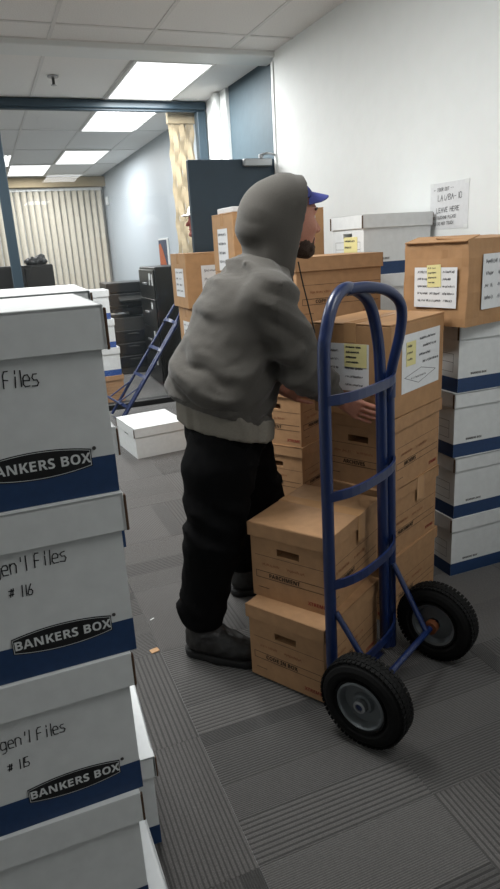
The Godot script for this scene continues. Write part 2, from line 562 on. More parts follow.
func make_room() -> void:
	finish_troffers()
	# floor: a slab carrying carpet tiles
	var floor_node := thing("floor", "charcoal ribbed carpet tiles laid quarter-turned", "", Vector3.ZERO, 0.0, "", "structure")
	part(floor_node, "floor_slab", box_mesh(Vector3(6.4, 0.1, 24.0), 0.0), M.subfloor, mv(0.5, -0.058, -1.6))
	var tile := box_mesh(Vector3(0.9985, 0.008, 0.9985), 0.0004)
	var pick := [[3, 1, 0, 2, 4, 0], [1, 0, 4, 3, 2, 5], [5, 3, 2, 0, 1, 4], [3, 5, 5, 4, 0, 2], [5, 4, 3, 5, 5, 3]]
	var tx := 0.53
	var tz := 0.5
	for i in range(-6, 5):
		for j in range(-3, 15):
			var x := 0.405 + tx * (i + 0.5)
			var z := -1.16 - tz * (j - 0.5)
			if x > 2.6 or x < -2.5:
				continue
			var turned := posmod(i + j, 2) == 0
			var b := Basis.IDENTITY.rotated(Vector3.UP, PI / 2 if turned else 0.0)
			if posmod(i * 3 + j * 5, 4) < 2:
				b = b.rotated(Vector3.UP, PI)
			b = Basis.from_scale(Vector3(tx, 1, tz)) * b
			var v: int = pick[posmod(j, 5)][posmod(i + j * 2, 6)]
			if i == 0 and j == 1:
				v = 0
				b = Basis.from_scale(Vector3(tx, 1, tz)) * Basis.IDENTITY.rotated(Vector3.UP, -PI / 2)
			if i == -1 and j == 1:
				v = 1
				b = Basis.from_scale(Vector3(tx, 1, tz))
			if i == 1 and j == 1:
				v = 2
				b = Basis.from_scale(Vector3(tx, 1, tz)) * Basis.IDENTITY.rotated(Vector3.UP, -PI / 2)
			part(floor_node, "carpet_tile", tile, M.carpet[v], Transform3D(b, Vector3(x, -0.004, z)))
	# walls
	slab("wall_right", Vector3(2.15, 0, -4.72), Vector3(2.35, CEIL + 0.1, 10.4), M.wall)
	slab("wall_left", Vector3(-2.6, 0, -12.7), Vector3(-2.4, CEIL + 0.1, 10.4), M.wall)
	slab("wall_back", Vector3(-2.6, 0, 10.2), Vector3(2.35, CEIL + 0.1, 10.4), M.wall)
	slab("wall_transom", Vector3(2.2, 2.1, -5.76), Vector3(2.32, CEIL + 0.05, -4.72), M.blue_wall)
	slab("wall_pier", Vector3(2.17, 0, -6.44), Vector3(2.45, CEIL + 0.05, -5.76), M.white_trim)
	slab("trim_pier", Vector3(2.12, 0, -6.0), Vector3(2.17, CEIL, -5.9), M.white_trim, 0.01)
	slab("wall_vestibule", Vector3(3.3, 0, -6.3), Vector3(3.45, CEIL, -4.5), M.wall)
	slab("wall_vestibule_side", Vector3(2.35, 0, -4.72), Vector3(3.3, CEIL, -4.6), M.wall)
	slab("wall_vestibule_end", Vector3(2.45, 0, -5.9), Vector3(3.3, CEIL, -5.78), M.wall)
	# corner bead of the white wall, door frame
	slab("trim_corner", Vector3(2.142, 0, -4.74), Vector3(2.2, CEIL - 0.05, -4.70), M.white_trim, 0.004)
	# door, swung open at a right angle to the wall
	var d := thing("door_1", "dark blue office door standing wide open beside white wall", "", Vector3(2.16, 0, -4.78), 0.0, "", "structure")
	part(d, "door_leaf", box_mesh(Vector3(0.68, 2.08, 0.044), 0.003), M.door_blue, mv(-0.345, 1.055, 0))
	var st := new_st()
	add_box(st, Vector3(-0.16, 2.068, 0.052), Vector3(0.22, 0.052, 0.05), 0.006)
	part(d, "door_closer", st.commit(), M.steel)
	st = new_st()
	add_box(st, Vector3(-0.13, 2.11, 0.052), Vector3(0.03, 0.03, 0.03), 0.004)
	add_tube(st, [Vector3(-0.13, 2.12, 0.055), Vector3(-0.10, 2.125, 0.10), Vector3(0.0, 2.125, 0.03)], 0.008, 8)
	part(d, "closer_arm", st.commit(), M.steel)
	part(d, "door_handle", tube_mesh([Vector3(-0.62, 1.0, 0.02), Vector3(-0.62, 1.0, 0.07), Vector3(-0.52, 1.0, 0.075)], 0.01, 10), M.chrome)
	for y in [0.25, 1.05, 1.85]:
		part(d, "hinge", tube_mesh([Vector3(0.0, y - 0.05, 0.02), Vector3(0.0, y + 0.05, 0.02)], 0.009, 8), M.steel)
	# ceiling: slab, lay-in tiles and tees
	var c := thing("ceiling", "suspended ceiling of white lay-in tiles", "", Vector3.ZERO, 0.0, "", "structure")
	part(c, "ceiling_slab", box_mesh(Vector3(6.4, 0.1, 24.0), 0.0), M.white_trim, mv(0.5, CEIL + 0.09, -1.6))
	var z := -4.38
	while z < 9.0:
		ceiling_row(c, z, z + 1.22)
		z += 1.22
	ceiling_row(c, -4.68, -4.38)
	ceiling_row(c, -6.32, -4.93)
	var zf := -6.42
	for k in 5:
		ceiling_row(c, zf - 1.4, zf)
		zf -= 1.4
	slab("beam", Vector3(-2.4, CEIL - 0.03, -4.93), Vector3(2.2, CEIL + 0.06, -4.68), M.white_trim, 0.006)
	# glazed partition
	var w := thing("window_1", "blue framed interior glazing between corridor and office", "", Vector3(0, 0, -6.32), 0.0, "", "structure")
	part(w, "header", box_mesh(Vector3(4.56, 0.065, 0.11), 0.006), M.blue_frame, mv(-0.12, CEIL - 0.036, 0))
	part(w, "header_stop", box_mesh(Vector3(4.56, 0.02, 0.05), 0.003), M.blue_frame, mv(-0.12, CEIL - 0.077, 0))
	part(w, "sill", box_mesh(Vector3(4.56, 0.06, 0.11), 0.006), M.sill, mv(-0.12, 0.03, 0))
	for x in [-2.35, -1.1, 0.28, 2.115]:
		part(w, "post", box_mesh(Vector3(0.085, CEIL - 0.15, 0.10), 0.006), M.blue_frame, mv(x, CEIL * 0.5 - 0.01, 0))
	for g in [[-2.31, -1.14], [-1.06, 0.24], [0.32, 2.075]]:
		var q := QuadMesh.new()
		q.size = Vector2(g[1] - g[0], CEIL - 0.13)
		part(w, "glass_pane", q, M.glass, mv((g[0] + g[1]) * 0.5, CEIL * 0.5 - 0.013, 0))

func ceiling_row(c: Node3D, z0: float, z1: float) -> void:
	var x := -2.44
	while x < 2.15:
		var x1 := minf(x + 0.61, 2.2)
		var lit := false
		for e in lights_built:
			var p: Vector3 = e[0].position
			if p.z > z0 and p.z < z1 and p.x > x and p.x < x1:
				lit = true
		if not lit:
			part(c, "ceiling_tile", box_mesh(Vector3(x1 - x - 0.022, 0.014, z1 - z0 - 0.022), 0.002), M.ceiling_tile, mv((x + x1) * 0.5, CEIL + 0.012, (z0 + z1) * 0.5))
		part(c, "tee", box_mesh(Vector3(0.024, 0.012, z1 - z0), 0.002), M.tee, mv(x, CEIL + 0.006, (z0 + z1) * 0.5))
		x += 0.61
	part(c, "tee", box_mesh(Vector3(4.6, 0.012, 0.024), 0.002), M.tee, mv(-0.1, CEIL + 0.0055, z0))

func make_far_room() -> void:
	slab("wall_office_right", Vector3(2.25, 0, -12.6), Vector3(2.45, CEIL + 0.05, -6.44), M.office_wall)
	slab("wall_office_end", Vector3(-2.6, 0, -12.85), Vector3(2.45, CEIL + 0.05, -12.65), M.wall)
	slab("trim_pelmet", Vector3(-2.4, CEIL - 0.16, -12.62), Vector3(2.25, CEIL, -12.25), M.cream, 0.004)
	# vertical blinds across the end window
	var b := thing("vertical_blinds", "long cream vertical blinds covering the office end window", "blinds", Vector3(0, 0, -12.42))
	part(b, "head_rail", box_mesh(Vector3(4.6, 0.05, 0.06), 0.004), M.white_trim, mv(-0.1, CEIL - 0.19, 0))
	var st := new_st()
	for k in 5:
		var u := lerpf(-0.048, 0.048, k / 4.0)
		var u2 := lerpf(-0.048, 0.048, (k + 1) / 4.0)
		if k < 4:
			var za := 0.012 * (1.0 - pow(u / 0.048, 2))
			var zb := 0.012 * (1.0 - pow(u2 / 0.048, 2))
			quad(st, Vector3(u, -1.25, za), Vector3(u2, -1.25, zb), Vector3(u2, 1.25, zb), Vector3(u, 1.25, za), Vector3(-(zb - za), 0, u2 - u).normalized())
	var slat := st.commit()
	for k in 42:
		var x := -2.25 + k * 0.107
		part(b, "slat", slat, M.slat, Transform3D(Basis(Vector3.UP, -0.5 + 0.12 * sin(k * 2.3)), Vector3(x, 1.33, 0)))
	# bunched curtain slats behind the glass
	var cu := thing("gathered_blind", "gathered bundle of cream wavy blind slats beside the blue post", "blinds", Vector3(1.97, 0, -6.47))
	part(cu, "head_rail", box_mesh(Vector3(0.27, 0.16, 0.07), 0.006), M.cream, mv(0, CEIL - 0.08, 0))
	for k in 7:
		var s2 := new_st()
		var rows := 60
		for r in rows:
			var y0 := 0.12 + 2.5 * r / rows
			var y1 := 0.12 + 2.5 * (r + 1) / rows
			var a0 := 0.6 * sin(y0 * 20.0 + k * 2.1)
			var a1 := 0.6 * sin(y1 * 20.0 + k * 2.1)
			var w := 0.026
			var x0 := 0.007 * sin(y0 * 20.0 + k * 2.1 + 1.2)
			var x1 := 0.007 * sin(y1 * 20.0 + k * 2.1 + 1.2)
			var p := [Vector3(x0 - w * cos(a0), y0, -w * sin(a0)), Vector3(x0 + w * cos(a0), y0, w * sin(a0)), Vector3(x1 + w * cos(a1), y1, w * sin(a1)), Vector3(x1 - w * cos(a1), y1, -w * sin(a1))]
			var n0 := Vector3(-sin(a0), 0, cos(a0))
			var n1 := Vector3(-sin(a1), 0, cos(a1))
			smooth_quad(s2, [p[0], n0], [p[1], n0], [p[2], n1], [p[3], n1])
		part(cu, "slat", s2.commit(), M.cream, mv(-0.105 + k * 0.033, 0, 0.012 * (k % 2)))
	# black lateral file cabinet
	var f := thing("file_cabinet", "tall black metal file cabinet behind the glass", "cabinet", Vector3(1.72, 0, -7.05))
	part(f, "body", box_mesh(Vector3(0.50, 1.31, 0.75), 0.006), M.cabinet, mv(0.25, 0.66, -0.375))
	for k in 4:
		var dr := part(f, "drawer", box_mesh(Vector3(0.018, 0.305, 0.70), 0.005), M.cabinet, mv(-0.009, 0.18 + k * 0.318, -0.375))
		part(dr, "label_holder", box_mesh(Vector3(0.006, 0.07, 0.05), 0.001), M.white_print, mv(-0.011, 0.08, 0.18))
		part(dr, "handle", box_mesh(Vector3(0.02, 0.025, 0.16), 0.004), M.steel, mv(-0.016, 0.0, -0.05))
	part(f, "paper_tag", box_mesh(Vector3(0.002, 0.12, 0.045), 0.0), M.white_print, mv(-0.02, 1.18, -0.09))
	part(f, "paper_tag", box_mesh(Vector3(0.002, 0.12, 0.03), 0.0), M.white_print, mv(-0.02, 1.18, -0.22))
	# photocopier further back
	var pc := thing("photocopier", "dark office photocopier beside the black file cabinet", "copier", Vector3(1.62, 0, -8.4))
	part(pc, "body", box_mesh(Vector3(0.54, 0.70, 0.6), 0.006), M.plastic_grey, mv(0, 0.36, 0))
	for k in 3:
		var dr := part(pc, "paper_drawer", box_mesh(Vector3(0.51, 0.14, 0.02), 0.006), M.plastic_dark, mv(0, 0.16 + k * 0.16, 0.305))
		part(dr, "handle", box_mesh(Vector3(0.14, 0.02, 0.012), 0.003), M.plastic_grey, mv(0, 0.03, 0.013))
	part(pc, "exit_tray", box_mesh(Vector3(0.52, 0.05, 0.55), 0.004), M.plastic_dark, mv(0, 0.80, 0))
	part(pc, "scanner_neck", box_mesh(Vector3(0.2, 0.14, 0.5), 0.01), M.plastic_dark, mv(0.1, 0.80, -0.03))
	part(pc, "scanner", box_mesh(Vector3(0.56, 0.14, 0.58), 0.006), M.plastic_dark, mv(0, 0.93, 0))
	part(pc, "document_feeder", box_mesh(Vector3(0.52, 0.12, 0.5), 0.008), M.plastic_dark, mv(0.01, 1.07, -0.02))
	part(pc, "control_panel", box_mesh(Vector3(0.3, 0.03, 0.12), 0.006), M.plastic_grey, Transform3D(Basis(Vector3.RIGHT, 0.4), Vector3(0.02, 0.94, 0.32)))
	# low dark cabinet with a crumpled bag, seen above the left stack
	var c2 := thing("storage_cupboard", "dark cupboard showing above the white box stack", "cabinet", Vector3(0.42, 0, -7.8))
	part(c2, "body", box_mesh(Vector3(0.60, 1.41, 0.45), 0.008), M.cabinet, mv(0, 0.705, 0))
	for s in [-1.0, 1.0]:
		var dd := part(c2, "door", box_mesh(Vector3(0.292, 1.36, 0.018), 0.004), M.cabinet, mv(s * 0.148, 0.70, 0.234))
		part(dd, "handle", box_mesh(Vector3(0.015, 0.12, 0.02), 0.004), M.steel, mv(-s * 0.11, 0.1, 0.016))
	sdf_begin(Vector3(-0.22, -0.02, -0.15), Vector3(0.22, 0.2, 0.15), 0.012)
	sdf_ell(Vector3(0, 0.03, 0), Vector3(0.12, 0.055, 0.09), 0.02)
	sdf_ell(Vector3(0.06, 0.06, 0), Vector3(0.05, 0.05, 0.05), 0.02)
	sdf_noise(0.022, 18.0, 5)
	sdf_min_plane(Vector3(0, -1, 0), 0.0)
	var bag := part(self, numbered("crumpled_bag"), sdf_mesh(), M.plastic_dark, mv(0.56, 1.41, -7.75))
	bag.set_meta("label", "crumpled black plastic bag lying on the dark cupboard")
	bag.set_meta("category", "bag")
	# poster on the office wall
	var ps := thing("wall_poster", "small orange and slate framed poster on office wall", "poster", Vector3(2.247, 1.45, -8.55))
	part(ps, "frame", box_mesh(Vector3(0.018, 0.36, 0.46), 0.004), M.white_trim, mv(-0.009, 0, 0))
	part(ps, "print_slate", box_mesh(Vector3(0.004, 0.32, 0.40), 0.0), M.slate, mv(-0.0195, 0, -0.01))
	part(ps, "print_orange", prism(PackedVector2Array([Vector2(-0.18, -0.15), Vector2(0.14, -0.15), Vector2(0.02, 0.02), Vector2(-0.1, 0.12), Vector2(-0.18, 0.1)]), 0.0, 0.002), M.orange, Transform3D(Basis(Vector3.UP, -PI / 2), Vector3(-0.0225, 0, -0.01)))
	# detector on the office wall corner
	var det := part(self, numbered("wall_sensor"), box_mesh(Vector3(0.05, 0.14, 0.06), 0.01), M.white_trim, mv(2.225, 2.36, -12.1))
	det.set_meta("label", "small white sensor on office wall by the blinds")
	det.set_meta("category", "sensor")
	# stack behind the glass: brown box below, white archive boxes above
	archive_box("brown", Vector3(0.975, 0.0, -6.74), 0.0, "brown archive box at the bottom of the stack behind glass", "archive boxes behind the glass", {"ends": true})
	for k in 3:
		archive_box("white", Vector3(0.965 - 0.022 * k, BH * (k + 1), -6.74), 0.0, ["white archive box on the brown box behind the glass", "middle white archive box of the stack behind the glass", "topmost white archive box of the stack behind the glass"][k], "archive boxes behind the glass", {"bright": true, "hole": true})

# ------------------------------------------------------------------ archive boxes
# kind white / brown; local x = long side, the hand holes are in the short ends (-x and +x)
func archive_box(kind: String, at: Vector3, turn_deg: float, label: String, group: String, o := {}) -> Node3D:
	var t := thing("archive_box" if kind == "brown" else "file_storage_box", label, "box", at, deg_to_rad(turn_deg), group)
	var W: float = o.get("w", 0.388)
	var D: float = o.get("d", 0.305)
	var H: float = o.get("h", BH)
	var white := kind == "white"
	var bm: Material = M.white_card if white else M.kraft
	var lm: Material = bm
	# body with real hand holes in both ends
	var key := "body%s%s%s" % [W, D, H]
	if not mesh_cache.has(key):
		var st := new_st()
		var hw := W * 0.5
		var hd := D * 0.5
		var top := H - 0.012
		quad(st, Vector3(-hw, 0, hd), Vector3(hw, 0, hd), Vector3(hw, top, hd), Vector3(-hw, top, hd), Vector3(0, 0, 1))
		quad(st, Vector3(-hw, 0, -hd), Vector3(hw, 0, -hd), Vector3(hw, top, -hd), Vector3(-hw, top, -hd), Vector3(0, 0, -1))
		quad(st, Vector3(-hw, 0, -hd), Vector3(hw, 0, -hd), Vector3(hw, 0, hd), Vector3(-hw, 0, hd), Vector3(0, -1, 0))
		quad(st, Vector3(-hw, top, -hd), Vector3(hw, top, -hd), Vector3(hw, top, hd), Vector3(-hw, top, hd), Vector3(0, 1, 0))
		var y0 := H * 0.615
		var y1 := H * 0.705
		var g := 0.044
		for s in [-1.0, 1.0]:
			var n := Vector3(s, 0, 0)
			var e := func(y: float, z: float, dx := 0.0) -> Vector3: return Vector3(s * (hw - dx), y, z)
			quad(st, e.call(0.0, -hd), e.call(0.0, hd), e.call(y0, hd), e.call(y0, -hd), n)
			quad(st, e.call(y1, -hd), e.call(y1, hd), e.call(top, hd), e.call(top, -hd), n)
			quad(st, e.call(y0, -hd), e.call(y0, -g), e.call(y1, -g), e.call(y1, -hd), n)
			quad(st, e.call(y0, g), e.call(y0, hd), e.call(y1, hd), e.call(y1, g), n)
			var dp := 0.07
			quad(st, e.call(y0, -g, dp), e.call(y0, g, dp), e.call(y1, g, dp), e.call(y1, -g, dp), n)
			quad(st, e.call(y0, -g), e.call(y0, g), e.call(y0, g, dp), e.call(y0, -g, dp), Vector3.UP)
			quad(st, e.call(y1, -g), e.call(y1, g), e.call(y1, g, dp), e.call(y1, -g, dp), Vector3.DOWN)
			quad(st, e.call(y0, -g), e.call(y1, -g), e.call(y1, -g, dp), e.call(y0, -g, dp), Vector3.BACK)
			quad(st, e.call(y0, g), e.call(y1, g), e.call(y1, g, dp), e.call(y0, g, dp), Vector3.FORWARD)
		mesh_cache[key] = st.commit()
	part(t, "body", mesh_cache[key], bm)
	# lid: a tray that overhangs the body; slightly out of square
	var lh: float = o.get("lid", 0.064 if white else 0.05)
	var lk := "lid%s%s%s" % [W, D, lh]
	if not mesh_cache.has(lk):
		var st := new_st()
		var c := 0.008
		add_box(st, Vector3(0, -0.003, 0), Vector3(W + 2 * c, 0.006, D + 2 * c), 0.0025)
		for s in [-1.0, 1.0]:
			add_box(st, Vector3(0, -lh * 0.5, s * (D * 0.5 + c - 0.002)), Vector3(W + 2 * c, lh, 0.004), 0.0015)
			add_box(st, Vector3(s * (W * 0.5 + c - 0.003), -lh * 0.5, 0), Vector3(0.006, lh, D + 2 * c), 0.002)
		mesh_cache[lk] = st.commit()
	var lid := part(t, "lid", mesh_cache[lk], lm, Transform3D(Basis(Vector3.UP, deg_to_rad(o.get("lid_turn", 0.0))), Vector3(o.get("lid_shift", 0.0), H, 0)))
	if white:
		# raw corrugated edge of the folded lid end
		for sx in [-1.0, 1.0]:
			for s in [-1.0, 1.0]:
				part(lid, "raw_edge", box_mesh(Vector3(0.005, lh - 0.004, 0.008), 0.001), M.raw_card, mv(sx * (W * 0.5 + 0.0095), -lh * 0.5 - 0.003, s * (D * 0.5 + 0.004)))
		# blue printed band round the bottom
		var bk := "band%s%s" % [W, D]
		if not mesh_cache.has(bk):
			var sb := new_st()
			var e := 0.0007
			var bh := 0.061
			for s in [-1.0, 1.0]:
				quad(sb, Vector3(-W * 0.5 - e, 0.001, s * (D * 0.5 + e)), Vector3(W * 0.5 + e, 0.001, s * (D * 0.5 + e)), Vector3(W * 0.5 + e, bh, s * (D * 0.5 + e)), Vector3(-W * 0.5 - e, bh, s * (D * 0.5 + e)), Vector3(0, 0, s))
				quad(sb, Vector3(s * (W * 0.5 + e), 0.001, -D * 0.5), Vector3(s * (W * 0.5 + e), 0.001, D * 0.5), Vector3(s * (W * 0.5 + e), bh, D * 0.5), Vector3(s * (W * 0.5 + e), bh, -D * 0.5), Vector3(s, 0, 0))
			mesh_cache[bk] = sb.commit()
		part(t, "blue_band", mesh_cache[bk], M.far_blue if o.get("bright", false) else M.blue_print)
		if o.get("logo", false):
			logo(t, Transform3D(Basis.IDENTITY, Vector3(W * 0.5 - 0.112, 0.062, D * 0.5)))
		if o.get("small_print", false):
			part(t, "small_print", print_text("BANKERS BOX", 0.009), M.grey_ink, mv(-W * 0.5 + 0.105, 0.077, D * 0.5 + 0.001))
			var se := new_st()
			for y in [0.085, 0.125, 0.16]:
				ribbon(se, Vector2(-0.12, y), Vector2(0.12, y), 0.0016, 0.0008)
			for x in [-0.12, 0.12]:
				ribbon(se, Vector2(x, 0.085), Vector2(x, 0.16), 0.0016, 0.0008)
			part(t, "printed_lines", se.commit(), M.grey_ink, face_xf(Vector3(W, H, D), "left", Vector2.ZERO))
		if o.has("text"):
			var sx: SurfaceTool
			for row in o.text:
				sx = new_st()
				pen(sx, row[0], Vector2(row[1], row[2]), row[3], 0.0017, 0.06, row[4], 0.22, 0.0008, 0.68)
				part(t, "handwriting", sx.commit(), M.ink, mv(0, 0, D * 0.5))
	else:
		# print on the short ends and on the front
		for side in ["left", "front"]:
			var w2 := D if side == "left" else W
			var sp := new_st()
			ribbon(sp, Vector2(-w2 * 0.44, H * 0.575), Vector2(w2 * 0.5, H * 0.575), 0.0014, 0.0008)
			ribbon(sp, Vector2(-w2 * 0.44, H * 0.36), Vector2(w2 * 0.47, H * 0.36), 0.002, 0.0008)
			ribbon(sp, Vector2(-w2 * 0.44, H * 0.27), Vector2(w2 * 0.47, H * 0.27), 0.002, 0.0008)
			ribbon(sp, Vector2(-w2 * 0.44, H * 0.27), Vector2(-w2 * 0.44, H * 0.36), 0.002, 0.0008)
			var fx := face_xf(Vector3(W, H, D), side, Vector2.ZERO)
			part(t, "printed_lines", sp.commit(), M.brown_ink, fx)
			var tx: String = o.get("print", "PARCHMENT")
			part(t, "printed_word", print_text(tx, 0.015), M.brown_ink, fx * mv(-w2 * 0.06 if side == "left" else -w2 * 0.16, H * 0.316, 0.001))
			part(t, "printed_code", print_text("XTREME", 0.013), M.red_ink, fx * mv(w2 * 0.36, H * 0.10, 0.001))
			var sq := new_st()
			squiggle(sq, Vector2(-w2 * 0.42, H * 0.13), 0.045, 0.004, 0.0014)
			part(t, "fine_print", sq.commit(), M.brown_ink, fx)
			var sf := new_st()
			squiggle(sf, Vector2(-w2 * 0.35, H * 0.44), w2 * 0.24, 0.016, 0.003)
			part(t, "handwriting", sf.commit(), M.faint_ink, fx)
			sf = new_st()
			squiggle(sf, Vector2(-w2 * 0.03, H * 0.44), w2 * 0.24, 0.016, 0.003)
			part(t, "handwriting", sf.commit(), M.faint_ink, fx)
		if o.get("tape", false):
			var ss := new_st()
			add_box(ss, Vector3(0, -0.0004, 0), Vector3(0.055, 0.0012, D + 0.02), 0.0)
			add_box(ss, Vector3(0, -0.05, D * 0.5 + 0.0088), Vector3(0.055, 0.10, 0.0012), 0.0)
			part(lid, "packing_tape", ss.commit(), M.tape, mv(0.04, 0, 0))
	return t

func logo(t: Node3D, xf: Transform3D) -> void:
	# dark plate with an arched top and bottom, pale outline, pale lettering
	var plate := func(sc: float) -> PackedVector2Array:
		var p := PackedVector2Array()
		var w := 0.0775 - 0.0025 * (1.0 - sc) * 30.0
		var h := 0.0135 - (1.0 - sc) * 0.075
		for k in 13:
			var u := lerpf(-1, 1, k / 12.0)
			p.append(Vector2(u * w, -h - 0.0085 * (1.0 - u * u)))
		for k in 13:
			var u := lerpf(1, -1, k / 12.0)
			p.append(Vector2(u * w, h + 0.0085 * (1.0 - u * u)))
		return p
	var o := part(t, "logo_plate", prism(plate.call(1.0), 0.0006, 0.0012), M.black_print, xf)
	var outer: PackedVector2Array = plate.call(0.975)
	var st := new_st()
	for k in outer.size():
		ribbon(st, outer[k], outer[(k + 1) % outer.size()], 0.0009, 0.0016)
	part(o, "logo_outline", st.commit(), M.white_print)
	part(o, "logo_lettering", print_text("BANKERS BOX", 0.0165), M.white_print, Transform3D(Basis.from_scale(Vector3(0.985, 0.92, 1)), Vector3(0, 0, 0.0016)))
	part(o, "registered_mark", lathe([Vector2(0.0, 0.0016), Vector2(0.003, 0.0016), Vector2(0.003, 0.0006)], 12), M.grey_ink, mv(0.0825, 0.0135, 0))

# tall brown carton, flaps taped shut; front face +z
func carton(at: Vector3, turn_deg: float, size: Vector3, label: String, group: String, m: Material) -> Node3D:
	var t := thing("cardboard_carton", label, "box", at, deg_to_rad(turn_deg), group)
	part(t, "body", box_mesh(size - Vector3(0, 0.008, 0), 0.004), m, mv(0, size.y * 0.5 - 0.004, 0))
	for s in [-1.0, 1.0]:
		part(t, "top_flap", box_mesh(Vector3(size.x, 0.006, size.z * 0.497), 0.002), m, mv(0, size.y - 0.005, s * size.z * 0.25))
	part(t, "packing_tape", box_mesh(Vector3(size.x + 0.002, 0.0012, 0.05), 0.0), M.tape, mv(0, size.y - 0.0014, 0))
	for s in [-1.0, 1.0]:
		part(t, "packing_tape", box_mesh(Vector3(0.0012, 0.07, 0.05), 0.0), M.tape, mv(s * (size.x * 0.5 + 0.0006), size.y - 0.035, 0))
	return t

func make_left_stacks() -> void:
	# front row: right edges of the bodies measured level by level
	var right := [0.135, 0.105, 0.118, 0.138, 0.142]
	var texts := [[], [], [["gen'l files", -0.022, 0.168, 0.0225, 0.0], ["# 115", -0.018, 0.122, 0.018, 0.04]], [["gen'l files", -0.002, 0.186, 0.0235, 0.03], ["# 116", 0.014, 0.146, 0.018, -0.05]], [["gen'l files", -0.006, 0.181, 0.0235, 0.0], ["# 117", 0.0, 0.138, 0.018, 0.0]]]
	var lab := ["white file box on the carpet, two below the one marked 115", "white file box under the one marked 115", "box marked gen'l files 115, third up in the handwritten stack", "box marked gen'l files 116, between two other handwritten boxes", "box marked files 7, topmost of the handwritten stack"]
	for k in 5:
		archive_box("white", Vector3(right[k] - 0.194, BH * k, -0.95 - 0.1525), [0.8, -0.5, 0.4, 0.0, 0.0][k], lab[k], "white file boxes of the front left stack", {"logo": k > 1, "text": texts[k]} if texts[k].size() else {"logo": k > 1})
	# second row behind, a little further to the right
	var right2 := [0.205, 0.165, 0.172, 0.200, 0.188]
	for k in 5:
		archive_box("white", Vector3(right2[k] - 0.194, BH * k, -1.345 - 0.1525), [-3.0, 1.0, -1.0, 0.5, -2.0][k], ["white file box on the carpet behind the handwritten stack", "second white file box up in the stack behind the handwritten boxes", "middle white file box in the stack behind the handwritten boxes", "fourth white file box up in the stack behind the handwritten boxes", "topmost white file box behind the handwritten stack"][k], "white file boxes of the second left stack", {})

func make_right_stacks() -> void:
	# white stack against the wall, front plane z = -2.12
	for k in 4:
		archive_box("white", Vector3([1.950, 1.950, 1.940, 1.944][k], BH * k, -2.12 - 0.1525), [0.0, 0.6, -0.6, 0.5][k], ["white and blue file box on the carpet by the right wall", "second file box up in the white stack by the wall", "third file box up in the white stack by the wall", "white file box directly under the crumpled brown carton"][k], "white file boxes by the right wall", {"small_print": true})
	# crumpled open carton on top
	var c := thing("open_carton", "crumpled brown carton with bent flaps on white file boxes", "box", Vector3(1.695, BH * 4, -2.02), deg_to_rad(16.0))
	var sz := Vector3(0.40, 0.325, 0.30)
	var st := new_st()
	# local frame: near corner at x=0, z=0; body runs +x and -z; walls bowed a little
	crumpled_box(st, sz)
	part(c, "body", st.commit(), M.carton)
	st = new_st()
	add_box(st, Vector3.ZERO, Vector3(0.09, 0.005, sz.z * 0.96), 0.0015, Transform3D(Basis(Vector3.BACK, 0.22), Vector3(0.035, sz.y + 0.006, -sz.z * 0.5)))
	part(c, "bent_flap", st.commit(), M.carton)
	st = new_st()
	add_box(st, Vector3.ZERO, Vector3(sz.x * 0.96, 0.005, 0.16), 0.0015, Transform3D(Basis(Vector3.RIGHT, 0.06), Vector3(sz.x * 0.5 + 0.01, sz.y + 0.006, -0.085)))
	part(c, "bent_flap", st.commit(), M.carton)
	st = new_st()
	add_box(st, Vector3.ZERO, Vector3(sz.x * 0.9, 0.005, 0.15), 0.0015, Transform3D(Basis(Vector3.RIGHT, -0.05), Vector3(sz.x * 0.5 + 0.02, sz.y + 0.004, -sz.z + 0.08)))
	part(c, "bent_flap", st.commit(), M.carton)
	var lb := Transform3D(Basis(Vector3.UP, -PI / 2), Vector3(-0.006, 0.15, -0.142))
	var l1 := paper_label(c, "paper_label", lb, 0.20, 0.155, M.paper, 5, 0.003, 0.9, 3)
	var n1 := paper_label(l1, "sticky_note", mv(-0.005, 0.045, 0.0018), 0.065, 0.085, M.note, 4, 0.0025, 0.8, 1)
	n1.rotation.z = 0.05
	paper_label(c, "paper_label", Transform3D(Basis.IDENTITY, Vector3(0.20, 0.165, 0.005)), 0.22, 0.21, M.paper, 4, 0.0045, 0.8, 2)
	# stack behind it, against the wall: only the top two show
	carton(Vector3(1.93, 0, -2.97), 0.0, Vector3(0.40, 0.17, 0.31), "low brown carton under the white boxes along the wall", "", M.carton)
	for k in 5:
		archive_box("white", Vector3(1.925 + [0.0, 0.0, 0.0, 0.0, 0.0][k], 0.175 + BH * k, -2.97), 0.0, ["lowest white file box behind the crumpled carton", "second white file box up behind the crumpled carton", "middle white file box behind the crumpled carton", "white file box just below the one with a yellow note", "white file box with a yellow note on its end"][k], "white file boxes behind the crumpled carton", {"small_print": true})
	var top: Node3D = get_child(get_child_count() - 1)
	var nt := paper_label(top, "sticky_note", face_xf(Vector3(0.388, BH, 0.305), "left", Vector2(0.03, 0.13), 0.001), 0.13, 0.11, M.note, 3, 0.004, 0.8, 1)
	nt.rotation.x = 0.0
	var st2 := new_st()
	add_prism(st2, PackedVector2Array([Vector2(0.075, 0.045), Vector2(0.16, 0.045), Vector2(0.16, 0.072), Vector2(0.075, 0.072)]), 0.0008, 0.0014)
	part(top, "logo_plate", st2.commit(), M.black_print, mv(0, 0, 0.1525))

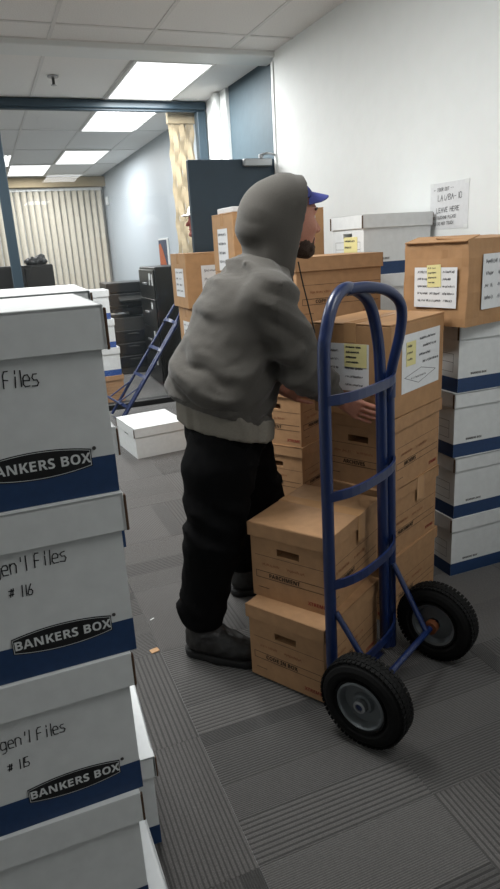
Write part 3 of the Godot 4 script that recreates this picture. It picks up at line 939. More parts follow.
func crumpled_box(st: SurfaceTool, sz: Vector3) -> void:
	var nz := FastNoiseLite.new()
	nz.seed = 8
	nz.frequency = 6.0
	var n := 10
	var bow := func(p: Vector3) -> Vector3:
		return p + Vector3(nz.get_noise_3dv(p), 0.4 * nz.get_noise_3dv(p + Vector3(3, 1, 2)), nz.get_noise_3dv(p + Vector3(7, 5, 1))) * 0.010
	# faces: origin, edge u, edge v, normal
	for f in [[Vector3(0, 0, 0), Vector3(sz.x, 0, 0), Vector3(0, sz.y, 0), Vector3(0, 0, 1)], [Vector3(0, 0, -sz.z), Vector3(0, 0, sz.z), Vector3(0, sz.y, 0), Vector3(-1, 0, 0)], [Vector3(sz.x, 0, 0), Vector3(0, 0, -sz.z), Vector3(0, sz.y, 0), Vector3(1, 0, 0)], [Vector3(sz.x, 0, -sz.z), Vector3(-sz.x, 0, 0), Vector3(0, sz.y, 0), Vector3(0, 0, -1)], [Vector3(0, sz.y, 0), Vector3(sz.x, 0, 0), Vector3(0, 0, -sz.z), Vector3(0, 1, 0)], [Vector3(0, 0, 0), Vector3(sz.x, 0, 0), Vector3(0, 0, -sz.z), Vector3(0, -1, 0)]]:
		for i in n:
			for j in n:
				var p := []
				for e in [[i, j], [i + 1, j], [i + 1, j + 1], [i, j + 1]]:
					var q: Vector3 = f[0] + f[1] * (float(e[0]) / n) + f[2] * (float(e[1]) / n)
					var w: Vector3 = bow.call(q)
					if f[3].y < -0.5 or q.y < 0.001:
						w.y = 0.0
					p.append(w)
				var nn: Vector3 = (p[1] - p[0]).cross(p[3] - p[0]).normalized()
				if nn.dot(f[3]) < 0:
					nn = -nn
				quad(st, p[0], p[1], p[2], p[3], nn)

# ------------------------------------------------------------------ hand trucks and the boxes around them
func hand_truck(root: Node3D, m: Material, wheels := true) -> void:
	# local frame: x along the axle, y up, -z towards the boxes it carries, +z behind; origin on the floor between the rails
	var hw := 0.205
	part(root, "rail", tube_mesh(curve([Vector3(-hw, 0.02, 0), Vector3(-hw + 0.004, 0.6, 0), Vector3(-hw + 0.010, 1.14, 0), Vector3(-hw + 0.026, 1.25, 0.0), Vector3(-hw + 0.075, 1.335, 0.0), Vector3(-0.05, 1.362, 0), Vector3(0.06, 1.315, 0), Vector3(0.115, 1.21, 0), Vector3(0.138, 1.05, 0), Vector3(0.146, 0.6, 0), Vector3(0.160, 0.04, 0)], 8), 0.0185, 12), m)
	part(root, "rail", tube_mesh([Vector3(hw, 0.02, 0), Vector3(hw - 0.003, 0.6, 0), Vector3(hw - 0.012, 1.06, 0.0)], 0.0195, 12), m)
	part(root, "handle_loop", tube_mesh(curve([Vector3(hw - 0.022, 1.0, 0.0), Vector3(hw - 0.020, 1.10, 0.02), Vector3(hw - 0.016, 1.21, 0.045), Vector3(hw - 0.034, 1.29, 0.055), Vector3(hw - 0.095, 1.338, 0.045), Vector3(0.02, 1.358, 0.025), Vector3(-0.06, 1.358, 0.0)], 8), 0.017, 12), m)
	part(root, "weld_collar", tube_mesh([Vector3(hw - 0.012, 0.985, 0), Vector3(hw - 0.010, 1.05, 0)], 0.0235, 12), m)
	for y in [1.06, 0.765, 0.47, 0.15]:
		# flat cross straps bowed backwards
		var st := new_st()
		var n := 12
		for k in n:
			var p := []
			for e in [[k, -1], [k + 1, -1], [k + 1, 1], [k, 1]]:
				var u := lerpf(-1, 1, float(e[0]) / n)
				p.append(Vector3(u * hw, y + e[1] * 0.015, 0.014 + 0.045 * (1.0 - pow(absf(u), 3.0))))
			var nn: Vector3 = (p[1] - p[0]).cross(p[3] - p[0]).normalized()
			var off := nn * 0.004
			quad(st, p[0] + off, p[1] + off, p[2] + off, p[3] + off, nn)
			quad(st, p[0] - off, p[1] - off, p[2] - off, p[3] - off, -nn)
			quad(st, p[3] + off, p[2] + off, p[2] - off, p[3] - off, Vector3.UP)
			quad(st, p[0] + off, p[1] + off, p[1] - off, p[0] - off, Vector3.DOWN)
		part(root, "cross_strap", st.commit(), m)
	# toe plate on the floor, under the boxes
	part(root, "toe_plate", box_mesh(Vector3(0.30, 0.006, 0.22), 0.002), m, mv(0.01, 0.006, -0.115))
	# axle and struts
	var ax := Vector3(0, 0.145, 0.155)
	part(root, "axle", tube_mesh([Vector3(-0.30, ax.y, ax.z), Vector3(0.31, ax.y, ax.z)], 0.011, 10), m)
	for s in [-1.0, 1.0]:
		part(root, "strut", tube_mesh([Vector3(s * (hw - 0.01), 0.37, 0.015), Vector3(s * (hw - 0.03), ax.y, ax.z)], 0.012, 8, Vector2(1, 0.7)), m)
	if not wheels:
		return
	for s in [-1.0, 1.0]:
		var w := Node3D.new()
		w.name = "wheel"
		w.transform = Transform3D(Basis(Vector3.UP, PI / 2 * s), Vector3(s * 0.262, ax.y, ax.z))
		root.add_child(w, true)
		var R := 0.145
		var tyre := [Vector2(0.078, 0.034), Vector2(0.085, 0.040)]
		for k in 15:
			var a := lerpf(PI * 0.5 + 0.75, -PI * 0.5 - 0.75, k / 14.0)
			tyre.append(Vector2(0.103 + 0.042 * pow(maxf(cos(a), 0.0), 0.75) * signf(cos(a)) if cos(a) > 0 else 0.103 + 0.02 * cos(a), 0.042 * sin(a) / maxf(absf(sin(PI * 0.5)), 0.01)))
		tyre.append(Vector2(0.085, -0.040))
		tyre.append(Vector2(0.078, -0.034))
		part(w, "tyre", lathe(tyre, 48), M.rubber)
		var tr_st := new_st()
		for k in 56:
			for row in 4:
				var a := TAU * (k + 0.5 * (row % 2)) / 56.0
				var zz := -0.024 + row * 0.016
				var rr := R - 0.0018 - 0.09 * zz * zz * 30.0
				add_box(tr_st, Vector3(rr, 0, zz), Vector3(0.005, 0.0115, 0.0135), 0.0, Transform3D(Basis(Vector3.BACK, a), Vector3.ZERO))
		part(w, "tread", tr_st.commit(), M.rubber)
		part(w, "rim", lathe([Vector2(0.0801, -0.036), Vector2(0.0801, 0.036), Vector2(0.074, 0.040), Vector2(0.070, 0.034), Vector2(0.064, 0.012), Vector2(0.036, 0.010), Vector2(0.030, 0.020), Vector2(0.022, 0.022), Vector2(0.022, -0.022), Vector2(0.064, -0.012), Vector2(0.072, -0.034), Vector2(0.0801, -0.036)], 40), M.rim)
		part(w, "hub", lathe([Vector2(0.020, 0.0), Vector2(0.020, 0.040), Vector2(0.012, 0.042), Vector2(0.012, 0.03), Vector2(0.0, 0.03)], 24), M.steel)
		part(w, "hub_washer", lathe([Vector2(0.024, -0.034), Vector2(0.024, -0.060), Vector2(0.01, -0.060)], 20), M.rust)

func make_truck_and_boxes() -> void:
	var t := thing("hand_truck", "blue steel hand truck with black pneumatic tyres behind brown boxes", "hand truck", Vector3(1.03, 0, -1.68), deg_to_rad(29.0))
	hand_truck(t, M.truck_blue)
	t.rotate_object_local(Vector3.RIGHT, deg_to_rad(-0.8))
	# two boxes standing on the toe plate
	archive_box("brown", Vector3(0.922, 0.010, -1.842), 31.0, "brown archive box standing on the hand truck toe plate", "brown archive boxes on the truck", {"print": "CODE IN BOX"})
	archive_box("brown", Vector3(0.966, BH + 0.010, -1.902), 33.0, "brown archive box on top of another against the truck rails", "brown archive boxes on the truck", {"tape": true, "lid_turn": 0.6})
	# the stack the man is working on
	var cx := 1.402
	var cz := -2.145
	for k in 3:
		archive_box("brown", Vector3(cx + [0.0, -0.006, 0.004][k], BH * k, cz), [27.0, 26.0, 28.0][k], ["brown archive box on the carpet under the labelled carton stack", "middle brown archive box below the labelled carton", "brown archive box directly under the labelled carton"][k], "brown archive boxes under the labelled carton", {"tape": k == 1, "print": ["PARCHMENT", "PARCHMENT", "ARCHIVES"][k]})
	var sz := Vector3(0.42, 0.348, 0.335)
	var c := carton(Vector3(1.385, BH * 3 + 0.002, -2.142), 27.0, sz, "brown carton with two paper labels held by the man", "", M.carton)
	var l1 := paper_label(c, "paper_label", face_xf(sz, "front", Vector2(0.02, 0.19), 0.0005), 0.30, 0.215, M.paper, 0)
	var st := new_st()
	for k in 4:
		squiggle(st, Vector2(-0.02 + 0.03 * (k % 2), 0.075 - k * 0.03), 0.13 - 0.02 * (k % 3), 0.013, 0.0035, 0.0016)
	part(l1, "handwriting", st.commit(), M.pen_ink)
	st = new_st()
	squiggle(st, Vector2(-0.08, -0.065), 0.12, 0.012, 0.002, 0.0016)
	part(l1, "handwriting", st.commit(), M.pen_ink)
	st = new_st()
	for e in [[-0.13, -0.05, 0.0, -0.03], [0.0, -0.03, 0.12, -0.055], [-0.13, -0.05, -0.02, -0.085], [-0.02, -0.085, 0.12, -0.055]]:
		ribbon(st, Vector2(e[0], e[1]), Vector2(e[2], e[3]), 0.0018, 0.0016)
	part(l1, "drawn_diamond", st.commit(), M.ink)
	paper_label(l1, "sticky_note", mv(-0.085, 0.035, 0.0018), 0.072, 0.088, M.note, 3, 0.0035, 0.75, 1)
	var l2 := paper_label(c, "paper_label", face_xf(sz, "left", Vector2(-0.02, 0.185), 0.0005), 0.20, 0.175, M.paper, 0)
	st = new_st()
	for k in 5:
		squiggle(st, Vector2(-0.08, 0.055 - k * 0.031), 0.05, 0.012, 0.003, 0.0016)
		squiggle(st, Vector2(0.0, 0.055 - k * 0.031), 0.075, 0.012, 0.003, 0.0016)
	part(l2, "handwriting", st.commit(), M.pen_ink)
	paper_label(l2, "sticky_note", mv(0.045, 0.045, 0.0018), 0.095, 0.085, M.note, 4, 0.0035, 0.8, 1)

func make_back_stacks() -> void:
	# four brown archive boxes behind the man, one lidded carton across them
	for k in 4:
		archive_box("brown", Vector3(1.335, BH * k, -2.83), 33.0, ["brown archive box on the carpet behind the man's far leg", "second brown archive box up behind the man's far leg", "third brown archive box up, its hand hole taped", "fourth brown archive box up, under the wide lidded one"][k], "brown archive boxes behind the man", {})
	var wide := archive_box("brown", Vector3(1.495, BH * 4, -2.79), -1.0, "wide brown archive box with plain lid below the yellow note box", "brown archive boxes behind the man", {"w": 0.43, "d": 0.31, "lid": 0.062, "print": "COPY IS UP"})
	wide.position.y = BH * 4 + 0.001
	# carton column beside the open door
	for k in 4:
		var sz := Vector3(0.46, 0.366, 0.36)
		var c := carton(Vector3(1.26 + 0.23 + [0.02, 0.0, 0.03, 0.0][k], 0.366 * k, -4.30 - 0.18), 0.0, sz, ["brown carton on the carpet in front of the open blue door", "second carton up in front of the open blue door", "third carton up in front of the open blue door", "topmost square carton in front of the open blue door"][k], "cartons in front of the blue door", M.carton_pale)
		if k >= 2:
			paper_label(c, "paper_label", face_xf(sz, "front", Vector2(0.0, 0.18), 0.0005), 0.24, 0.20, M.paper, 3, 0.004, 0.85, 1)
			paper_label(c, "paper_label", face_xf(sz, "left", Vector2(0.02, 0.17), 0.0005), 0.2, 0.19, M.paper, 4, 0.004, 0.85, 2)
	# nearer column behind the man's hood
	for k in 5:
		var sz := Vector3(0.36, 0.336, 0.36)
		var c := carton(Vector3(1.36 + 0.18, 0.336 * k, -3.62 - 0.18), 0.0, sz, ["carton on the carpet behind the hooded man", "second carton up behind the hooded man", "third carton up behind the hooded man", "fourth carton up behind the hooded man", "topmost upright carton with a white sheet on top"][k], "cartons behind the hooded man", M.carton_pale)
		if k == 4:
			paper_label(c, "paper_label", face_xf(sz, "left", Vector2(0.0, 0.13), 0.0005), 0.17, 0.24, M.paper, 4, 0.005, 0.8, 1)
			paper_label(c, "paper_label", face_xf(sz, "front", Vector2(0.06, 0.11), 0.0005), 0.16, 0.2, M.paper, 3, 0.004, 0.8, 2)
			var st := new_st()
			pen(st, "SP", Vector2(0, 0), 0.045, 0.008)
			part(c, "marker_lettering", st.commit(), M.ink, face_xf(sz, "front", Vector2(-0.10, 0.20), 0.0005) * Transform3D(Basis(Vector3.BACK, -PI / 2), Vector3.ZERO))
	var sheet := part(self, numbered("paper_sheet"), box_mesh(Vector3(0.30, 0.03, 0.26), 0.003), M.paper, mv(1.54, 0.336 * 5 + 0.0165, -3.82))
	sheet.set_meta("label", "flat white paper pack lying on the upright carton")
	sheet.set_meta("category", "paper")
	# column to the right of the man's face
	for k in 5:
		var sz := Vector3(0.30, 0.334, 0.26)
		var c := carton(Vector3(1.62, 0.334 * k, -3.42), 0.0, sz, ["carton on the carpet behind the lidded brown box", "second carton up behind the lidded brown box", "third carton up behind the lidded brown box", "fourth carton up behind the lidded brown box", "topmost carton beside the man's bearded face"][k], "cartons beside the yellow note box", M.carton)
		if k == 4:
			paper_label(c, "paper_label", face_xf(sz, "front", Vector2(-0.03, 0.12), 0.0005), 0.12, 0.16, M.paper, 0)
	# long white box on the carpet by the glazing
	var b := archive_box("white", Vector3(1.03, 0, -4.84), 6.0, "low white storage box on the carpet before the glass", "", {"w": 0.40, "d": 0.44, "h": 0.235, "lid": 0.07})
	b.get_node("blue_band").free()
	# second hand truck leaning on the glazing
	var t := thing("hand_truck", "second blue hand truck leaning in front of the glass", "hand truck", Vector3(0.93, 0.015, -5.86))
	hand_truck(t, M.truck_blue, false)
	var up := Vector3(0.80, 1.05, -0.10).normalized()
	var side := Vector3(0.15, 0.0, 1.0)
	side = (side - up * side.dot(up)).normalized()
	t.basis = Basis(side, up, side.cross(up)) * Basis.from_scale(Vector3(0.72, 0.98, 0.72))

# ------------------------------------------------------------------ signed distance fields and surface nets
var gv := PackedFloat32Array()
var go := Vector3.ZERO
var gc := 0.01
var gn := Vector3i.ZERO

func sdf_begin(lo: Vector3, hi: Vector3, cell: float) -> void:
	go = lo
	gc = cell
	gn = Vector3i(((hi - lo) / cell).ceil()) + Vector3i.ONE
	gv = PackedFloat32Array()
	gv.resize(gn.x * gn.y * gn.z)
	gv.fill(0.2)

func sdf_range(lo: Vector3, hi: Vector3) -> Array:
	var a := Vector3i(((lo - go) / gc).floor()).clamp(Vector3i.ZERO, gn - Vector3i.ONE)
	var b := Vector3i(((hi - go) / gc).ceil()).clamp(Vector3i.ZERO, gn - Vector3i.ONE)
	return [a, b]

# tapered capsule joined by a smooth minimum; sq stretches distances along an axis (body width)
func sdf_cap(a: Vector3, b: Vector3, ra: float, rb: float, k := 0.02, sq := Vector3.ONE, sub := false) -> void:
	var rm := maxf(ra, rb) + k + gc * 3.0
	var ext := Vector3(rm, rm, rm) * sq
	var rg := sdf_range(a.min(b) - ext, a.max(b) + ext)
	var lo: Vector3i = rg[0]
	var hi: Vector3i = rg[1]
	var a2 := a / sq
	var ba := b / sq - a2
	var bb := maxf(ba.dot(ba), 1e-9)
	for z in range(lo.z, hi.z + 1):
		for y in range(lo.y, hi.y + 1):
			var i := (z * gn.y + y) * gn.x + lo.x
			for x in range(lo.x, hi.x + 1):
				var pa := (go + Vector3(x, y, z) * gc) / sq - a2
				var t := clampf(pa.dot(ba) / bb, 0.0, 1.0)
				var d := (pa - ba * t).length() - lerpf(ra, rb, t)
				var v := gv[i]
				if sub:
					d = -d
					var h := maxf(k - absf(v - d), 0.0) / k
					gv[i] = maxf(v, d) + h * h * k * 0.25
				else:
					var h := maxf(k - absf(v - d), 0.0) / k
					gv[i] = minf(v, d) - h * h * k * 0.25
				i += 1

func sdf_ell(c: Vector3, r: Vector3, k := 0.02, sub := false, rot := Basis.IDENTITY) -> void:
	var rm := maxf(r.x, maxf(r.y, r.z)) + k + gc * 3.0
	var rg := sdf_range(c - Vector3.ONE * rm, c + Vector3.ONE * rm)
	var lo: Vector3i = rg[0]
	var hi: Vector3i = rg[1]
	var inv := rot.inverse()
	var r2 := r * r
	for z in range(lo.z, hi.z + 1):
		for y in range(lo.y, hi.y + 1):
			var i := (z * gn.y + y) * gn.x + lo.x
			for x in range(lo.x, hi.x + 1):
				var p := inv * (go + Vector3(x, y, z) * gc - c)
				var k0 := (p / r).length()
				var k1 := maxf((p / r2).length(), 1e-6)
				var d := k0 * (k0 - 1.0) / k1
				var v := gv[i]
				var h: float
				if sub:
					d = -d
					h = maxf(k - absf(v - d), 0.0) / k
					gv[i] = maxf(v, d) + h * h * k * 0.25
				else:
					h = maxf(k - absf(v - d), 0.0) / k
					gv[i] = minf(v, d) - h * h * k * 0.25
				i += 1

# keep only the side where dot(p, n) < d
func sdf_min_plane(n: Vector3, d: float) -> void:
	var i := 0
	for z in gn.z:
		for y in gn.y:
			for x in gn.x:
				gv[i] = maxf(gv[i], n.dot(go + Vector3(x, y, z) * gc) - d)
				i += 1

func sdf_noise(amp: float, freq: float, seed_v: int, stretch := Vector3.ONE, ridged := false) -> void:
	var nz := FastNoiseLite.new()
	nz.seed = seed_v
	nz.frequency = freq
	nz.fractal_octaves = 3
	if ridged:
		nz.fractal_type = FastNoiseLite.FRACTAL_RIDGED
		nz.fractal_octaves = 2
	var i := 0
	for z in gn.z:
		for y in gn.y:
			for x in gn.x:
				if absf(gv[i]) < 0.05:
					gv[i] += amp * nz.get_noise_3dv((go + Vector3(x, y, z) * gc) * stretch)
				i += 1

# cloth folds: waves along a direction, bent and broken up by a slow noise
func sdf_fold(amp: float, dir: Vector3, freq: float, seed_v: int, warp: float) -> void:
	var nz := FastNoiseLite.new()
	nz.seed = seed_v
	nz.frequency = 3.0
	nz.fractal_octaves = 2
	dir = dir.normalized()
	var i := 0
	for z in gn.z:
		for y in gn.y:
			for x in gn.x:
				if absf(gv[i]) < 0.04:
					var p := go + Vector3(x, y, z) * gc
					var a := nz.get_noise_3dv(p)
					var b := nz.get_noise_3dv(p + Vector3(5, 3, 8))
					var w := sin(p.dot(dir) * freq + a * 9.0 * warp)
					gv[i] -= amp * (w * absf(w)) * clampf(0.35 + b * 1.6, 0.0, 1.0)
				i += 1

# surface nets; returns arrays appended to the given lists (so several grids can share one mesh)
func sdf_collect(V: PackedVector3Array, N: PackedVector3Array, I: PackedInt32Array) -> Array:
	var id := PackedInt32Array()
	id.resize(gv.size())
	id.fill(-1)
	var sx := 1
	var sy := gn.x
	var sz := gn.x * gn.y
	var off := [0, sx, sy, sx + sy, sz, sz + sx, sz + sy, sz + sx + sy]
	var cor := [Vector3(0, 0, 0), Vector3(1, 0, 0), Vector3(0, 1, 0), Vector3(1, 1, 0), Vector3(0, 0, 1), Vector3(1, 0, 1), Vector3(0, 1, 1), Vector3(1, 1, 1)]
	var edges := [[0, 1], [2, 3], [4, 5], [6, 7], [0, 2], [1, 3], [4, 6], [5, 7], [0, 4], [1, 5], [2, 6], [3, 7]]
	var first := V.size()
	for z in gn.z - 1:
		for y in gn.y - 1:
			for x in gn.x - 1:
				var b := x + y * sy + z * sz
				if absf(gv[b]) > gc * 4.0:
					continue
				var mask := 0
				for c in 8:
					if gv[b + off[c]] < 0.0:
						mask |= 1 << c
				if mask == 0 or mask == 255:
					continue
				var s := Vector3.ZERO
				var cnt := 0
				for e in edges:
					var va := gv[b + off[e[0]]]
					var vb := gv[b + off[e[1]]]
					if (va < 0.0) != (vb < 0.0):
						s += cor[e[0]].lerp(cor[e[1]], va / (va - vb))
						cnt += 1
				id[b] = V.size()
				V.append(go + (Vector3(x, y, z) + s / cnt) * gc)
				var g := Vector3(gv[b + sx] - gv[b] + gv[b + sx + sy + sz] - gv[b + sy + sz], gv[b + sy] - gv[b] + gv[b + sx + sy + sz] - gv[b + sx + sz], gv[b + sz] - gv[b] + gv[b + sx + sy + sz] - gv[b + sx + sy])
				N.append(g.normalized())
	for z in range(1, gn.z - 1):
		for y in range(1, gn.y - 1):
			for x in range(1, gn.x - 1):
				var b := x + y * sy + z * sz
				if id[b] < 0 and absf(gv[b]) > gc * 3.0:
					continue
				var ins := gv[b] < 0.0
				for ax in 3:
					var s1: int = [sx, sy, sz][ax]
					if (gv[b + s1] < 0.0) == ins:
						continue
					var s2: int = [sy, sz, sx][ax]
					var s3: int = [sz, sx, sy][ax]
					var q := [id[b], id[b - s2], id[b - s2 - s3], id[b - s3]]
					if q[0] < 0 or q[1] < 0 or q[2] < 0 or q[3] < 0:
						continue
					if ins:
						I.append_array(PackedInt32Array([q[0], q[2], q[1], q[0], q[3], q[2]]))
					else:
						I.append_array(PackedInt32Array([q[0], q[1], q[2], q[0], q[2], q[3]]))
	return [V, N, I]

func sdf_mesh(parts := [], origin := Vector3.ZERO) -> ArrayMesh:
	if parts.is_empty():
		parts = sdf_collect(PackedVector3Array(), PackedVector3Array(), PackedInt32Array())
	var V: PackedVector3Array = parts[0]
	var I: PackedInt32Array = parts[2]
	# smooth normals from the faces, oriented by the field gradient
	var nn := PackedVector3Array()
	nn.resize(V.size())
	for k in range(0, I.size(), 3):
		var f := (V[I[k + 2]] - V[I[k]]).cross(V[I[k + 1]] - V[I[k]])
		nn[I[k]] += f
		nn[I[k + 1]] += f
		nn[I[k + 2]] += f
	for k in V.size():
		var m := nn[k].normalized()
		if m.dot(parts[1][k]) < 0.0:
			m = -m
		nn[k] = m
		V[k] -= origin
	var arr := []
	arr.resize(Mesh.ARRAY_MAX)
	arr[Mesh.ARRAY_VERTEX] = V
	arr[Mesh.ARRAY_NORMAL] = nn
	arr[Mesh.ARRAY_INDEX] = I
	var am := ArrayMesh.new()
	am.add_surface_from_arrays(Mesh.PRIMITIVE_TRIANGLES, arr)
	return am

# ------------------------------------------------------------------ the man
# a hand: wrist, direction of the fingers, back-of-hand normal, thumb side
func add_hand(acc: Array, wrist: Vector3, f: Vector3, back: Vector3, curl: float) -> Array:
	f = f.normalized()
	back = (back - f * back.dot(f)).normalized()
	var up := f.cross(back).normalized()          # towards the thumb
	if up.y < 0.0:
		up = -up
	var mid := wrist + f * 0.10
	sdf_begin(mid - Vector3.ONE * 0.15, mid + Vector3.ONE * 0.15, 0.0036)
	sdf_cap(wrist - f * 0.035, wrist + f * 0.015, 0.027, 0.026, 0.012)
	for k in 4:
		var s := 0.030 - 0.0195 * k
		sdf_cap(wrist + f * 0.012 + up * s * 0.6, wrist + f * (0.082 - 0.004 * absf(k - 1.0)) + up * s, 0.0135, 0.0115, 0.012)
	sdf_cap(wrist + f * 0.02 + up * 0.02 - back * 0.008, wrist + f * 0.055 + up * 0.026 - back * 0.01, 0.014, 0.013, 0.012)
	var lens := [0.074, 0.084, 0.078, 0.062]
	for k in 4:
		var s := 0.031 - 0.0205 * k
		var p := wrist + f * (0.083 - 0.004 * absf(k - 1.0)) + up * s + back * 0.002
		var ang := 0.25 + curl * 0.5
		var r := 0.0093 - 0.0006 * k
		for j in 3:
			var l: float = lens[k] * [0.48, 0.30, 0.22][j]
			var d := (f * cos(ang) - back * sin(ang) - up * 0.03 * k).normalized()
			sdf_cap(p, p + d * l, r, r * 0.93, 0.003)
			p += d * l
			r *= 0.93
			ang += curl * [0.8, 0.5, 0.3][j]
	# thumb leaves the side of the palm near its base
	var tp := wrist + f * 0.028 + up * 0.026 - back * 0.008
	var t1 := tp + (f * 0.6 + up * 0.75 - back * 0.25).normalized() * 0.038
	var t2 := t1 + (f * 0.85 + up * 0.45 - back * 0.3).normalized() * 0.03
	var t3 := t2 + (f * 0.95 + up * 0.1 - back * 0.35).normalized() * 0.024
	sdf_cap(tp, t1, 0.0145, 0.0115, 0.008)
	sdf_cap(t1, t2, 0.0112, 0.0100, 0.003)
	sdf_cap(t2, t3, 0.0100, 0.0085, 0.003)
	return sdf_collect(acc[0], acc[1], acc[2])

func make_worker() -> void:
	var base := Vector3(0.70, 0, -2.20)
	var t := thing("person", "man in grey hoodie and blue cap leaning to grip a carton", "person", base)
	var pelvis := Vector3(0.745, 0.93, -2.19)
	var waist := Vector3(0.765, 1.06, -2.185)
	var chest := Vector3(0.865, 1.26, -2.18)
	var neck := Vector3(0.935, 1.42, -2.18)
	var sh_r := Vector3(0.872, 1.315, -2.015)
	var el_r := Vector3(0.965, 1.075, -1.945)
	var wr_r := Vector3(1.135, 0.945, -2.035)
	var sh_l := Vector3(0.90, 1.315, -2.355)
	var el_l := Vector3(0.985, 1.08, -2.44)
	var wr_l := Vector3(1.028, 0.955, -2.300)
	var hip_r := Vector3(0.705, 0.88, -2.10)
	var kn_r := Vector3(0.622, 0.475, -2.045)
	var an_r := Vector3(0.560, 0.12, -2.07)
	var hip_l := Vector3(0.79, 0.87, -2.29)
	var kn_l := Vector3(0.925, 0.50, -2.355)
	var an_l := Vector3(0.87, 0.12, -2.42)
	var hd := Vector3(1.035, 1.585, -2.185)
	var zc := hd.z
	var facing := Vector3(-0.891, 0, 0.454)       # outward normal of the carton side the hands press
	var along := Vector3(0.454, 0, 0.891)         # along that side, towards the near corner
	# --- body: core, head and hands in one mesh
	sdf_begin(Vector3(0.42, 0.0, -2.62), Vector3(1.25, 1.56, -1.80), 0.014)
	sdf_cap(pelvis, waist, 0.13, 0.125, 0.05, Vector3(1, 1, 1.12))
	sdf_cap(waist, chest, 0.125, 0.14, 0.06, Vector3(1, 1, 1.15))
	sdf_cap(chest, neck, 0.12, 0.065, 0.05)
	sdf_cap(neck, Vector3(0.99, 1.50, zc), 0.06, 0.056, 0.03)
	for a in [[sh_r, el_r, wr_r], [sh_l, el_l, wr_l]]:
		sdf_cap(chest.lerp(neck, 0.3), a[0], 0.08, 0.065, 0.04)
		sdf_cap(a[0], a[1], 0.056, 0.045, 0.02)
		sdf_cap(a[1], a[2], 0.044, 0.028, 0.02)
	for a in [[hip_r, kn_r, an_r], [hip_l, kn_l, an_l]]:
		sdf_cap(pelvis, a[0], 0.11, 0.095, 0.04)
		sdf_cap(a[0], a[1], 0.088, 0.06, 0.03)
		sdf_cap(a[1], a[2], 0.058, 0.04, 0.03)
		sdf_cap(a[2], a[2] + Vector3(0.05, -0.06, 0.05), 0.038, 0.03, 0.03)
	var acc := sdf_collect(PackedVector3Array(), PackedVector3Array(), PackedInt32Array())
	# head, facing +x, chin a little down
	sdf_begin(Vector3(0.90, 1.38, zc - 0.13), Vector3(1.19, 1.73, zc + 0.13), 0.0042)
	sdf_ell(Vector3(1.035, 1.60, zc), Vector3(0.098, 0.105, 0.077), 0.02)
	sdf_ell(Vector3(1.068, 1.525, zc), Vector3(0.060, 0.078, 0.060), 0.03)
	sdf_ell(Vector3(1.106, 1.462, zc), Vector3(0.024, 0.02, 0.026), 0.03)
	sdf_cap(Vector3(0.955, 1.41, zc), Vector3(1.015, 1.53, zc), 0.058, 0.056, 0.03)
	sdf_cap(Vector3(1.117, 1.600, zc - 0.032), Vector3(1.117, 1.600, zc + 0.032), 0.012, 0.012, 0.02)
	for s in [-1.0, 1.0]:
		sdf_ell(Vector3(1.096, 1.545, zc + s * 0.036), Vector3(0.028, 0.026, 0.024), 0.02)
		sdf_ell(Vector3(1.135, 1.580, zc + s * 0.031), Vector3(0.018, 0.011, 0.016), 0.012, true)
		sdf_ell(Vector3(1.0, 1.56, zc + s * 0.078), Vector3(0.026, 0.034, 0.010), 0.006)
	sdf_cap(Vector3(1.122, 1.585, zc), Vector3(1.147, 1.538, zc), 0.008, 0.0135, 0.012)
	for s in [-1.0, 1.0]:
		sdf_ell(Vector3(1.135, 1.533, zc + s * 0.012), Vector3(0.012, 0.009, 0.008), 0.006)
	sdf_cap(Vector3(1.123, 1.505, zc - 0.018), Vector3(1.123, 1.505, zc + 0.018), 0.0075, 0.0075, 0.006)
	sdf_cap(Vector3(1.122, 1.492, zc - 0.016), Vector3(1.122, 1.492, zc + 0.016), 0.008, 0.008, 0.004)
	acc = sdf_collect(acc[0], acc[1], acc[2])
	acc = add_hand(acc, wr_r + Vector3(0.012, -0.012, 0.006), along * 0.9 + Vector3(0.14, -0.42, 0.0), facing, 0.3)
	acc = add_hand(acc, wr_l + Vector3(0.004, -0.01, 0.01), along + Vector3(0, -0.12, 0), facing, 0.18)
	part(t, "body", sdf_mesh(acc, base), M.skin)
	# eyes
	for s in [-1.0, 1.0]:
		var sp := SphereMesh.new()
		sp.radius = 0.0115
		sp.height = 0.023
		var e := part(t, "eye", sp, M.eye, Transform3D(Basis.IDENTITY, Vector3(1.112, 1.579, zc + s * 0.031) - base))
		var ir := SphereMesh.new()
		ir.radius = 0.006
		ir.height = 0.012
		part(e, "iris", ir, M.dark_eye, mv(0.0068, -0.002, 0))
		part(t, "eyebrow", tube_mesh([Vector3(1.131, 1.603, zc + s * 0.014) - base, Vector3(1.130, 1.607, zc + s * 0.034) - base, Vector3(1.115, 1.602, zc + s * 0.052) - base], 0.0045, 6), M.beard)
	# beard and moustache
	sdf_begin(Vector3(0.98, 1.40, zc - 0.10), Vector3(1.16, 1.57, zc + 0.10), 0.0045)
	sdf_ell(Vector3(1.067, 1.522, zc), Vector3(0.0615, 0.0785, 0.0615), 0.02)
	sdf_ell(Vector3(1.105, 1.460, zc), Vector3(0.0245, 0.021, 0.027), 0.03)
	sdf_cap(Vector3(1.116, 1.480, zc - 0.022), Vector3(1.118, 1.480, zc + 0.022), 0.0075, 0.0075, 0.012)
	sdf_min_plane(Vector3(0.55, 1.0, 0).normalized(), Vector3(0.55, 1.0, 0).normalized().dot(Vector3(1.118, 1.482, 0)))
	sdf_cap(Vector3(1.126, 1.517, zc), Vector3(1.113, 1.505, zc - 0.028), 0.0085, 0.007, 0.004)
	sdf_cap(Vector3(1.126, 1.517, zc), Vector3(1.113, 1.505, zc + 0.028), 0.0085, 0.007, 0.004)
	sdf_cap(Vector3(1.112, 1.505, zc + 0.028), Vector3(1.105, 1.47, zc + 0.036), 0.007, 0.008, 0.006)
